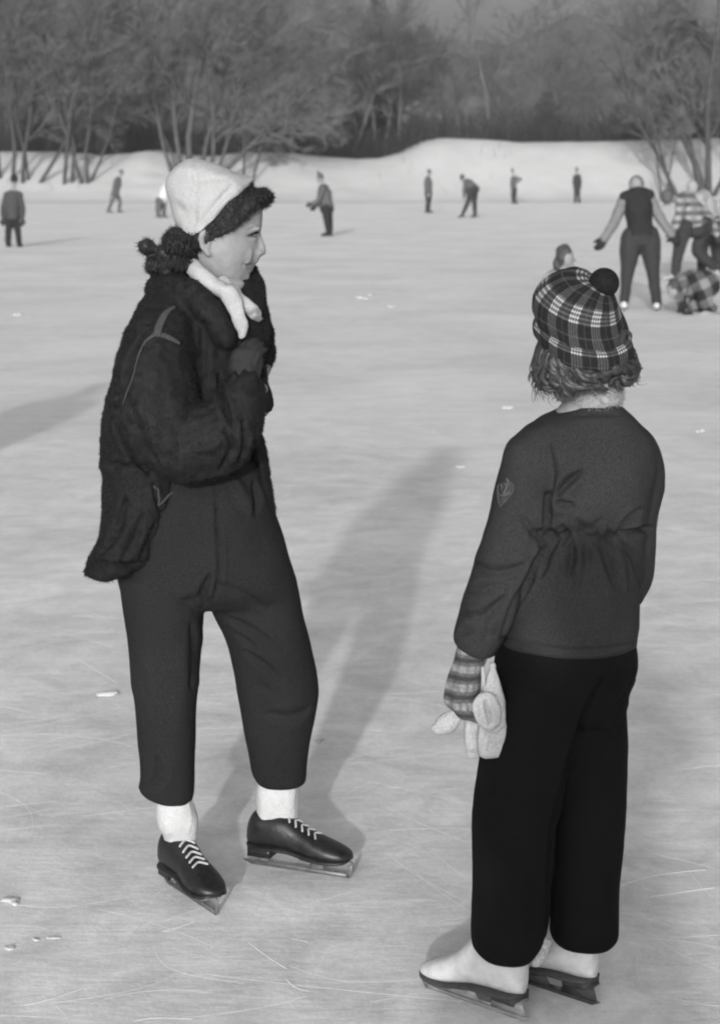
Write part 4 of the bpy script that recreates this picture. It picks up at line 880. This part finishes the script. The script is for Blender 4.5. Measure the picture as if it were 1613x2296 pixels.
tme = remesh(tb_, .0065, 5, .5); bumpy(tme, .006, 5, 2, (1, 1, .6)); bumpy(tme, .001, 22, 2)
strokes(tme, [([(1352, 1520), (1310, 1600), (1275, 1710), (1245, 1820), (1234, 1900)], 6, .012), ([(1234, 1850), (1228, 1980), (1226, 2090)], 6, .014), ([(1390, 1580), (1370, 1650), (1350, 1700)], 10, .005), ([(1130, 1560), (1110, 1680), (1100, 1780)], 12, .004), ([(1180, 1900), (1170, 2000), (1175, 2100)], 12, -.004), ([(1424, 1500), (1400, 1560), (1380, 1575)], 8, .005)])
put('trousers', tme, WOOL_B, girl)
# skates
skate(girl, G(1186, 2294), G(945, 2211), LEATHER_W, SOLE, mat('ice_lit_steel', .24, .4, .2, 50, .05, spec=.5), SEC_HIGH, True, False, lift=.001)  # ice reflection is put into this blade's lighter colour; its mate stays dark
dq = G(945, 2211) - G(1186, 2294); h2 = G(1345, 2259)
skate(girl, h2, h2 + dq, LEATHER_W, SOLE, SOLE, SEC_HIGH, True, False, lift=.003)
mb = MB()
for i in range(26):
    s = i / 25; mb.add(*ball(Q_(1200 + 28 * s + random.gauss(0, 5), 2160 - 45 * s + random.gauss(0, 4), -.06), .0055 + .003 * random.random(), 8, 6))
me = remesh(mb, .003, 1); put('snow_crust', me, mat('crust', .30, .9, .4, 120, .3), girl, label='snow caught between the trouser legs')
# glove
KG, t, N, L, p = node_mat('patterned_knit')
tc = N.new('ShaderNodeTexCoord').outputs['Object']; sp = N.new('ShaderNodeSeparateXYZ'); L.new(tc, sp.inputs[0])
row = math_n(t, 'SINE', math_n(t, 'MULTIPLY', sp.outputs[2], 175.)); colm = math_n(t, 'SINE', math_n(t, 'MULTIPLY', math_n(t, 'ADD', sp.outputs[0], math_n(t, 'MULTIPLY', sp.outputs[1], .7)), 420.))
pat = math_n(t, 'MULTIPLY', rng_n(t, row, .1, .6, 0, 1), rng_n(t, colm, -.6, .4, .45, 1.)); dk = rng_n(t, row, -.95, -.5, .35, 1.)
wv = math_n(t, 'ADD', math_n(t, 'MULTIPLY', dk, .075), math_n(t, 'MULTIPLY', pat, .12)); wv = math_n(t, 'MULTIPLY', wv, rng_n(t, noise_n(t, tc, 160, 3), .3, .7, .7, 1.3)); L.new(wv, p.inputs['Base Color']); p.inputs['Roughness'].default_value = .95
bm_ = N.new('ShaderNodeBump'); bm_.inputs['Strength'].default_value = .6; bm_.inputs['Distance'].default_value = .003; L.new(noise_n(t, tc, 260, 3), bm_.inputs['Height']); L.new(bm_.outputs[0], p.inputs['Normal'])
mb = MB(); mb.add(*loft([(1026, 1440, 1098, 1445, -.065, .036), (1018, 1475, 1086, 1478, -.065, .034), (1018, 1500, 1080, 1502, -.065, .032), (1012, 1520, 1078, 1525, -.065, .03)], YG)); mb.add(*loft([(1010, 1520, 1078, 1525, -.065, .030), (1007, 1548, 1070, 1552, -.068, .028), (1008, 1575, 1062, 1580, -.07, .026), (1016, 1594, 1066, 1602, -.072, .022)], YG))
hand(mb, GW + Vector((-.012, -.006, -.004)), (-.10, .0, -1), (-.9, -.55, 0), 1, .74, (.25, .5, .6), 1.25)
for k, (x0, y0) in enumerate(((1020, 1585), (1030, 1592), (1041, 1598), (1052, 1603))):
    mb.add(*tube([Q_(x0 + 2, y0 - 22, -.085), Q_(x0 + 4, y0 - 4, -.090), Q_(x0 + 13, y0 + 8, -.085), Q_(x0 + 22, y0 + 10, -.07)], [.010, .0105, .0098, .008], 8))
me = remesh(mb, .0038, 2); put('glove', me, KG, girl)
# hair
HM = mat('brown_hair', .032, .5, .6, 90, .1, spec=.45, big=.35, bigscale=22)
hc = MB(); hc.add(*loft([(1214, 745, 1404, 745, 0, .09), (1204, 785, 1418, 785, 0, .094), (1200, 820, 1420, 815, 0, .100), (1208, 845, 1408, 832, -.01, .095), (1232, 862, 1345, 850, -.03, .07)], YG))
hc.add(*tube([Q_(1404, 790, -.02), Q_(1412, 825, -.02), Q_(1402, 850, -.02)], [.02, .02, .013], 10)); hc.add(*tube([Q_(1382, 800, -.05), Q_(1384, 830, -.055), Q_(1376, 846, -.05)], [.02, .017, .010], 10))
hme = remesh(hc, .006, 3); bumpy(hme, .010, 26, 2); tb = TB(); R = np.random.default_rng(8); ell = lambda a, k=1.: (1312 + 103 * k * math.cos(a), .100 * k * math.sin(a))
LK = MB()
def lock(a, y0, y1, wob, nst, rr=.0012, fat=True):
    ph = R.uniform(0, 6.28); turns = R.uniform(.8, 1.7); amp = wob * R.uniform(.6, 1.2); drift = R.normal(0, .10)
    if fat:
        P = []
        for s in np.linspace(0, 1, 13):
            x, dy = ell(a + drift * s, 1.0 + .05 * math.sin(3 * s)); q = Q_(x, y0 + (y1 - y0) * s, dy); cs = amp * (.3 + .7 * s); th = ph + turns * 2 * math.pi * s
            P.append([q.x + math.cos(th) * cs * abs(math.sin(a)) + math.cos(th) * cs * .5, q.y + math.sin(th) * cs, q.z + math.sin(th * 1.1) * cs * .6])
        LK.add(*tube(P, [.007] * 9 + [.006, .0045, .003, .0015], 7, 1))
    for k in range(nst):
        o = R.normal(0, .0045, 3); P = []
        for s in np.linspace(0, 1, 13):
            x, dy = ell(a + drift * s, 1.0 + .05 * math.sin(3 * s)); q = Q_(x, y0 + (y1 - y0) * s, dy)
            cs = amp * (.3 + .7 * s); th = ph + turns * 2 * math.pi * s
            P.append([q.x + math.cos(th) * cs * abs(math.sin(a)) + math.cos(th) * cs * .5 + o[0] * (.5 + s), q.y + math.sin(th) * cs + o[1], q.z + o[2] + math.sin(th * 1.1) * cs * .6])
        tb.seg(P, [rr] * 10 + [rr * .8, rr * .6, rr * .2])
for i in range(95):
    a = -math.pi * R.uniform(-.12, 1.12); x = ell(a)[0]
    ymax = np.interp(x, [1205, 1240, 1260, 1335, 1350, 1375, 1395, 1420], [852, 882, 894, 882, 846, 854, 870, 852]); lock(a, R.uniform(785, 812), ymax - abs(R.normal(0, 10)), .014, 6)
for i in range(14):                                            # loose ends
    lock(-math.pi * R.uniform(.62, 1.02), 800, R.uniform(875, 910), .016, 2, .0007, False)
hme = with_fur(with_fur(hme, LK.arr(), LK.f), np.concatenate(tb.V), tb.F); put('hair', hme, HM, girl)
# light collar at the neck
mb = MB(); mb.add(*loft([(1282, 845, 1388, 842, 0, .05), (1276, 872, 1390, 868, 0, .056), (1272, 905, 1392, 898, 0, .058)], YG)); me = remesh(mb, .005, 3); bumpy(me, .003, 30, 2); V_, F_ = fur(me, 7000, .010, .0014, -.2, rand=.7); put('collar', with_fur(me, V_, F_), mat('collar_cloth', .30, .9, .1, 100, .2), girl)
# plaid hat
PL, t, N, L, p = node_mat('plaid_wool')
uv = N.new('ShaderNodeUVMap').outputs[0]; sp = N.new('ShaderNodeSeparateXYZ'); L.new(uv, sp.inputs[0])
def band(x):
    f = math_n(t, 'FRACT', x); inb = math_n(t, 'MULTIPLY', math_n(t, 'GREATER_THAN', f, .28), math_n(t, 'LESS_THAN', f, .72))
    fine = rng_n(t, math_n(t, 'SINE', math_n(t, 'MULTIPLY', math_n(t, 'SUBTRACT', f, .28), 2 * math.pi * 9.1)), -.1, .5, 0., 1.)
    single = math_n(t, 'MULTIPLY', math_n(t, 'GREATER_THAN', f, .97), 1.)
    return math_n(t, 'MULTIPLY', inb, fine), inb, single
bu, iu, su = band(sp.outputs[0]); bv, iv, sv = band(sp.outputs[1])
val = math_n(t, 'ADD', .013, math_n(t, 'MULTIPLY', math_n(t, 'ADD', iu, iv), .011))
val = math_n(t, 'ADD', val, math_n(t, 'MULTIPLY', math_n(t, 'ADD', math_n(t, 'MULTIPLY', bu, .04), math_n(t, 'MULTIPLY', bv, .04)), 1.))
val = math_n(t, 'ADD', val, math_n(t, 'MULTIPLY', math_n(t, 'MULTIPLY', iu, iv), math_n(t, 'ADD', math_n(t, 'MULTIPLY', math_n(t, 'MAXIMUM', bu, bv), .09), math_n(t, 'MULTIPLY', math_n(t, 'MULTIPLY', bu, bv), .22))))
val = math_n(t, 'ADD', val, math_n(t, 'MULTIPLY', math_n(t, 'ADD', su, sv), .025))
tc = N.new('ShaderNodeTexCoord').outputs['Object']; val = math_n(t, 'MULTIPLY', val, rng_n(t, noise_n(t, tc, 300, 3), .3, .7, .75, 1.25)); L.new(val, p.inputs['Base Color']); p.inputs['Roughness'].default_value = .95; p.inputs['Specular IOR Level'].default_value = .15
def uv_loft(rings, name, cu, v0, v1, n=64):
    rr = catmull(np.array(rings, float), 6); m = len(rr); th = np.linspace(0, 2 * math.pi, n + 1); V = []; 
    for xl, yl, xr, yr, dy, ry in rr:
        Lq = np.array(W(xl, yl, YG + dy)); Q = np.array(W(xr, yr, YG + dy)); c = (Lq + Q) / 2; a = (Q - Lq) / 2
        # depth axis tipped with the ring so that the crown leans over to the right
        V.append(c + np.cos(th)[:, None] * a + np.sin(th)[:, None] * np.array([0, ry, ry * .34]))
    V = np.array(V); F = [(i * (n + 1) + k, i * (n + 1) + k + 1, (i + 1) * (n + 1) + k + 1, (i + 1) * (n + 1) + k) for i in range(m - 1) for k in range(n)]
    me = bpy.data.meshes.new(name); me.from_pydata(V.reshape(-1, 3).tolist(), [], F); me.update(); ul = me.uv_layers.new(name='UVMap')
    for l in me.loops:
        i, k = divmod(l.vertex_index, n + 1); ul.data[l.index].uv = (k / n * cu, v0 + (v1 - v0) * i / (m - 1))
    return me
HR = [(1212, 748, 1408, 772, 0, .106), (1203, 725, 1407, 752, 0, .110), (1196, 695, 1400, 725, 0, .108), (1201, 663, 1393, 700, 0, .097), (1222, 638, 1387, 680, 0, .085), (1255, 621, 1382, 664, 0, .068), (1290, 615, 1375, 652, 0, .046), (1318, 622, 1366, 645, 0, .026), (1338, 632, 1350, 638, 0, .006)]
me = uv_loft(HR, 'hat', 12, .25, 2.95); v = verts(me); n = norms(me); setv(me, v + n * (.006 * vnoise(v * 17) + .0025 * vnoise(v * 45))[:, None]); hat = put('hat', me, PL, girl)
BR = [(1216, 757, 1404, 776, 0, .108), (1204, 755, 1412, 777, 0, .117), (1199, 740, 1415, 764, 0, .121), (1198, 722, 1412, 747, 0, .119), (1205, 714, 1406, 740, 0, .110)]
me = uv_loft(BR, 'brim', 12, -.35, .55); me = me; v = verts(me); n = norms(me); setv(me, v + n * (.006 * vnoise(v * 16 + 4) + .003 * vnoise(v * 40))[:, None]); put('brim', me, PL, hat)
mb = MB(); mb.add(*ball(Q_(1353, 634, -.02), .0275, 20, 14)); me = mb.mesh('pom'); V_, F_ = fur(me, 5200, .006, .0014, .0, rand=.35); put('pompom', with_fur(me, V_, F_), mat('pompom_wool', .010, .9, .3, 100, .2), hat)

# white mittens held in her hand
mit = thing('white_mittens', 'bundle of white woollen mittens held in the gloved hand of the girl', 'mittens', Q_(1100, 1600, -.08))
M_ = lambda x, y, dy=0.: W(x, y, YG - .085 + dy)
mb = MB()
mb.add(*loft([(1094, 1498, 1112, 1498, 0, .009), (1084, 1525, 1121, 1525, 0, .014), (1076, 1565, 1128, 1565, 0, .017), (1071, 1610, 1133, 1610, 0, .018), (1070, 1650, 1138, 1648, 0, .017), (1071, 1686, 1142, 1680, 0, .015)], YG - .085, 28, 4.5))
me = remesh(mb, .0035, 1); bumpy(me, .003, 24, 3); strokes(me, [([(1066, 1545), (1100, 1556), (1128, 1575)], 4, .005), ([(1085, 1640), (1110, 1650), (1130, 1634)], 5, .006), ([(1100, 1655), (1096, 1686)], 4, .004)]); put('mitten', me, WHITEK, mit)
mb = MB(); th = np.linspace(0, 2 * math.pi, 13)
mb.add(*tube([M_(1092 + 11 * math.cos(q) + 5 * math.sin(q), 1594 + 26 * math.sin(q), -.022) for q in th], [[.017, .011]] * 13, 12)); mb.add(*loft([(1082, 1570, 1112, 1575, -.012, .006), (1080, 1600, 1118, 1605, -.012, .006), (1090, 1622, 1116, 1628, -.012, .006)], YG - .085))
me = remesh(mb, .0035, 2); bumpy(me, .003, 26, 3); strokes(me, [([(1086, 1572), (1093, 1596), (1099, 1624)], 4.5, .014), ([(1066, 1580), (1070, 1610)], 4, .004)]); put('rolled_cuff', me, WHITEK, mit)
mb = MB(); mb.add(*tube([M_(1082, 1498, .0), M_(1083, 1520, 0), M_(1084, 1542, 0)], [.004, .0045, .004], 8)); put('cord', mb.mesh('cord'), WHITEC, mit)
mb = MB(); mb.add(*loft([(1010, 1588, 1040, 1604, .035, .014), (992, 1600, 1030, 1622, .035, .018), (977, 1614, 1012, 1640, .035, .016), (974, 1624, 996, 1642, .035, .010)], YG - .085)); mb.add(*loft([(1042, 1612, 1080, 1610, .03, .016), (1040, 1640, 1078, 1640, .03, .018), (1040, 1670, 1078, 1672, .03, .015), (1042, 1683, 1076, 1686, .03, .010)], YG - .085, 24, 4.))
me = remesh(mb, .0035, 1); bumpy(me, .004, 22, 3); put('mitten', me, WHITEK, mit)

# ================================================================== OTHER SKATERS
DK = mat('dark_cloth', .030, .9, .25, 40, .2); DK2 = mat('blackish_cloth', .018, .9, .25, 40, .2); MG = mat('mid_cloth', .085, .9, .25, 40, .2); MG2 = mat('grey_cloth', .12, .9, .25, 40, .2); LG = mat('pale_cloth', .28, .9, .12, 40, .2); WG = mat('whitish_cloth', .50, .9, .06, 40, .2); HRM = mat('hair_brown', .05, .6, .4, 60, .2)
def gy(x, y): return G(x, y).y
# man in a dark vest, back view, leaning forward
Y = gy(1435, 697)
skater('stooping skater in black vest with pale sleeves, seen from behind, right of the plaid hat', Y, dict(head=(1425, 417, .20), neck=(1424, 424, .12), sl=(1402, 441, .05), sr=(1452, 439, .05), el=(1378, 495, .05), er=(1478, 487, .05), wl=(1354, 534, 0), wr=(1504, 524, 0), hl=(1414, 528, 0), hr=(1455, 525, 0), kl=(1407, 600, -.03), kr=(1462, 598, -.03), al=(1398, 679, 0), ar=(1472, 680, 0), fl=(1396, 684, .2), fr=(1476, 684, .2)), 1.05, coat=DK2, trousers=DK, hat=MG2, sleeve=mat('pale_sleeve', .15, .9, .2, 40, .2), vest=True, boots=WG, glove=DK2, vox=.02, fat=1.02, breeches=True, face=(0, 1, -.4), contact=Vector((G(1435, 697).x, Y, 0)))
# bent skater in checked jumper, leaning left
CK, t, N, L, p = node_mat('checked_wool'); tc = N.new('ShaderNodeTexCoord').outputs['Object']; sp = N.new('ShaderNodeSeparateXYZ'); L.new(tc, sp.inputs[0])
s1 = rng_n(t, math_n(t, 'SINE', math_n(t, 'MULTIPLY', sp.outputs[2], 48.)), -.3, .3, 0, 1); s2 = rng_n(t, math_n(t, 'SINE', math_n(t, 'MULTIPLY', sp.outputs[0], 36.)), -.4, .6, .5, 1.)
L.new(rng_n(t, math_n(t, 'MULTIPLY', s1, s2), 0, 1, .08, .27), p.inputs['Base Color']); p.inputs['Roughness'].default_value = .95
Y = gy(1515, 628)
skater('skater in checked jumper and dark trousers bending over at the right edge', Y, dict(head=(1496, 442, -.2), neck=(1512, 446, -.1), sl=(1528, 452, -.2), sr=(1545, 446, .2), el=(1518, 490, -.25), er=(1592, 490, .2), wl=(1508, 520, -.25), wr=(1606, 525, .2), hl=(1534, 508, -.1), hr=(1580, 500, .1), kl=(1521, 560, -.1), kr=(1562, 560, .1), al=(1512, 615, -.1), ar=(1600, 600, .15), fl=(1498, 618, -.1), fr=(1612, 612, .15)), 1.05, coat=CK, trousers=DK, hat=MG, boots=LG, glove=DK, vox=.022, fat=1.2, face=(-.9, -.2, -.5), contact=Vector((G(1515, 628).x, Y, 0)))
Y2 = Y + .7
skater('skater in pale jacket leaning over just behind the checked jumper, cut by the right edge', Y2, dict(head=(1552, 424, -.1), neck=(1560, 436, -.05), sl=(1566, 446, -.2), sr=(1580, 446, .2), el=(1580, 486, -.22), er=(1604, 480, .2), wl=(1590, 518, -.22), wr=(1612, 515, .2), hl=(1578, 498, -.1), hr=(1594, 498, .1), kl=(1574, 555, -.1), kr=(1604, 552, .1), al=(1572, 606, -.1), ar=(1612, 604, .1), fl=(1560, 610, -.1), fr=(1600, 608, .1)), 1.05, coat=LG, trousers=DK, hat=LG, boots=LG, glove=DK, vox=.022, fat=1.25, face=(-.9, -.2, -.5), contact=Vector((G(1585, 614).x, Y2, 0)))
# crouching skater in patterned jacket
PT, t, N, L, p = node_mat('bold_plaid'); tc = N.new('ShaderNodeTexCoord').outputs['Object']
sp = N.new('ShaderNodeSeparateXYZ'); L.new(tc, sp.inputs[0])
g1 = rng_n(t, math_n(t, 'SINE', math_n(t, 'MULTIPLY', math_n(t, 'ADD', sp.outputs[0], math_n(t, 'MULTIPLY', sp.outputs[2], .5)), 26.)), -.15, .15, 0, 1); g2 = rng_n(t, math_n(t, 'SINE', math_n(t, 'MULTIPLY', math_n(t, 'SUBTRACT', sp.outputs[2], math_n(t, 'MULTIPLY', sp.outputs[0], .5)), 26.)), -.15, .15, 0, 1)
L.new(rng_n(t, math_n(t, 'ADD', g1, g2), .4, 2., .010, .17), p.inputs['Base Color']); p.inputs['Roughness'].default_value = .95
Y = gy(1550, 702)
skater('crouching skater in bold dark plaid jacket, hands down on the ice at the right edge', Y, dict(head=(1508, 648, -.22), neck=(1524, 636, -.1), sl=(1530, 634, -.2), sr=(1536, 630, .18), el=(1522, 668, -.25), er=(1528, 664, .15), wl=(1536, 692, -.25), wr=(1526, 690, .15), hl=(1578, 640, -.12), hr=(1582, 636, .12), kl=(1580, 678, -.18), kr=(1556, 682, .1), al=(1600, 692, -.14), ar=(1592, 692, .12), fl=(1585, 696, -.14), fr=(1576, 696, .12)), .92, coat=PT, trousers=PT, hair=HRM, boots=LG, glove=DK2, vox=.02, fat=1.15, face=(-.6, -.3, -.7), contact=Vector((G(1550, 702).x, Y, 0)))
# small child behind the plaid hat
Y = gy(1255, 862)
skater('small child in pale coat with dark hair, half hidden behind the plaid hat', Y, dict(head=(1268, 578), neck=(1258, 606), sl=(1232, 628, -.12), sr=(1262, 626, .12), el=(1222, 690, -.14), er=(1268, 680, .12), wl=(1232, 735, -.14), wr=(1280, 720, .1), hl=(1236, 725, -.05), hr=(1254, 725, .05), kl=(1234, 785, -.05), kr=(1256, 785, .05), al=(1232, 846, -.05), ar=(1258, 842, .05)), .78, coat=LG, trousers=MG, hair=HRM, scarf=DK, boots=DK2, vox=.016, face=(1, -.15, -.1), contact=Vector((G(1250, 862).x, Y, 0)))
# left edge
Y = gy(30, 553)
skater('standing skater in grey jacket at the far left edge, seen from behind', Y, dict(head=(32, 404), neck=(31, 418), sl=(14, 436), sr=(45, 436), el=(6, 466), er=(51, 466), wl=(7, 490), wr=(50, 490), hl=(20, 488), hr=(37, 488), kl=(19, 520), kr=(40, 520), al=(18, 546, -.1), ar=(43, 547, .1)), 1., coat=mat('slate_cloth', .05, .9, .25, 40, .2), trousers=DK2, hat=DK2, boots=DK2, glove=DK, fat=.93, face=(.2, 1, 0), vox=.026, contact=Vector((G(30, 553).x, Y, 0)))
FARG = 'distant skaters on the ice'
def far(lab, c, J, **k):
    Y = gy(*c); return skater(lab, Y, J, contact=Vector((G(*c).x, Y, 0)), group=FARG, vox=k.pop('vox', .035), **k)
far('distant skater leaning forward to the right, legs apart, left of the white cap', (257, 476), dict(head=(272, 387), neck=(269, 396), sl=(262, 403, -.15), sr=(267, 401, .15), el=(256, 422, -.2), er=(264, 420, .2), wl=(252, 438, -.2), wr=(262, 438, .2), hl=(254, 434, -.1), hr=(261, 434, .1), kl=(249, 454, -.1), kr=(269, 453, .1), al=(243, 471, -.1), ar=(267, 471, .1)), coat=MG, trousers=MG, hat=MG, boots=DK, face=(1, 0, -.3), fat=1.05)
far('distant skater in white coat and dark leggings, bending beside the cap', (359, 487), dict(head=(395, 404), neck=(388, 412), sl=(374, 412, -.2), sr=(380, 416, .2), el=(388, 435, -.25), er=(398, 432, .2), wl=(394, 453, -.25), wr=(402, 448, .2), hl=(358, 450, -.12), hr=(364, 450, .12), kl=(354, 468, -.1), kr=(367, 468, .1), al=(355, 482, -.1), ar=(367, 482, .1)), coat=WG, trousers=MG, hat=WG, boots=DK, glove=MG, face=(1, 0, -.5), fat=1.3)
far('skater in grey jacket and black trousers standing alone left of centre, facing left', (737, 529), dict(head=(718, 399), neck=(722, 410), sl=(722, 424, -.2), sr=(728, 421, .2), el=(712, 450, -.22), er=(722, 450, .2), wl=(699, 456, -.25), wr=(706, 462, .2), hl=(730, 465, -.08), hr=(734, 465, .1), kl=(733, 494, -.08), kr=(738, 494, .08), al=(735, 521, -.08), ar=(739, 523, .08)), coat=MG, trousers=DK2, hat=MG, boots=DK2, glove=DK, face=(-1, 0, -.2), fat=1.2, vox=.03, hatkind='peak')
far('slim distant skater standing upright, nearest left of the bent-over one', (958, 477), dict(head=(962, 386), neck=(960, 396), sl=(957, 401, -.15), sr=(960, 401, .15), el=(956, 418, -.2), er=(960, 418, .2), wl=(960, 432, -.2), wr=(962, 432, .2), hl=(958, 434, -.08), hr=(962, 434, .08), kl=(958, 454, -.06), kr=(961, 454, .06), al=(956, 471, -.06), ar=(960, 471, .06)), coat=MG, trousers=DK, hat=MG, boots=DK, face=(1, 0, -.2))
far('distant skater bent over to the left with straight legs apart', (1048, 487), dict(head=(1036, 398), neck=(1041, 404), sl=(1044, 408, -.2), sr=(1048, 408, .2), el=(1040, 424, -.25), er=(1046, 424, .2), wl=(1040, 440, -.25), wr=(1048, 440, .2), hl=(1060, 422, -.1), hr=(1064, 424, .1), kl=(1047, 455, -.1), kr=(1063, 455, .1), al=(1036, 481, -.1), ar=(1064, 481, .1)), coat=MG, trousers=DK, hat=DK, boots=DK, face=(-1, 0, -.4), fat=1.2)
far('distant skater with one elbow raised to the right, right of the bent-over one', (1150, 456), dict(head=(1149, 383), neck=(1151, 391), sl=(1147, 398, -.12), sr=(1157, 398, .1), el=(1145, 412, -.2), er=(1168, 400, .1), wl=(1146, 424, -.2), wr=(1160, 408, -.1), hl=(1148, 422, -.08), hr=(1154, 422, .08), kl=(1148, 437, -.06), kr=(1154, 437, .06), al=(1149, 452, -.06), ar=(1153, 452, .06)), coat=MG, trousers=DK, hat=MG2, boots=DK, face=(1, -.2, 0), sc=.95, hatkind='peak')
far('distant dark skater standing farthest right before the bright snow bank', (1293, 456), dict(head=(1292, 381), neck=(1292, 389), sl=(1287, 394, -.05), sr=(1298, 394, .05), el=(1285, 408), er=(1301, 408), wl=(1286, 420), wr=(1300, 420), hl=(1290, 420), hr=(1296, 420), kl=(1289, 437), kr=(1297, 437), al=(1288, 452), ar=(1298, 452)), coat=DK, trousers=DK, hat=MG, boots=DK, face=(0, 1, 0), sc=.95, hatkind='peak')

# a skater just outside the frame on the left; only the long shadow is in the picture
q = lambda x, y, z: Vector((x - 2.86, y + 7.55, z))
skater('standing skater beyond the left edge, whose shadow lies on the ice at the left', 7.5, dict(head=q(0, 0, 1.6), neck=q(0, 0, 1.46), sl=q(-.19, 0, 1.38), sr=q(.19, 0, 1.38), el=q(-.25, 0, 1.12), er=q(.25, 0, 1.12), wl=q(-.22, -.06, .88), wr=q(.22, -.06, .88), hl=q(-.10, 0, .90), hr=q(.10, 0, .90), kl=q(-.12, 0, .50), kr=q(.12, 0, .50), al=q(-.14, 0, .12), ar=q(.14, 0, .12)), 1., coat=MG, trousers=DK, hat=DK2, boots=DK2, glove=DK, vox=.028, fat=1.15, face=(1, .3, 0), contact=q(0, 0, 0))

# the photographer, whose shadow falls across the girl
q = lambda x, y, z: Vector((x - .02, y - .30, z * 1.065))
pr, _v = skater('photographer in a long dark coat standing behind the lens', 0, dict(head=q(0, .05, 1.63), neck=q(0, 0, 1.48), sl=q(-.12, 0, 1.40), sr=q(.20, 0, 1.41), el=q(-.15, .10, 1.18), er=q(.27, .10, 1.20), wl=q(-.12, .17, 1.38), wr=q(.12, .17, 1.38), hl=q(-.10, 0, .90), hr=q(.10, 0, .90), kl=q(-.11, .02, .50), kr=q(.11, .02, .50), al=q(-.12, 0, .12), ar=q(.12, 0, .12)), 1.02, coat=DK, trousers=DK, hat=DK2, boots=DK2, glove=DK2, vox=.03, fat=1.15, face=(0, 1, 0), legw=1.3, contact=q(0, 0, 0))
mb = MB(); mb.add(*tube([q(0, 0, 1.05), q(-.04, 0, .8), q(-.06, 0, .48)], [.19, .28, .34], 20)); me = remesh(mb, .03, 3); bumpy(me, .02, 5, 2); put('coat_skirt', me, DK, pr)
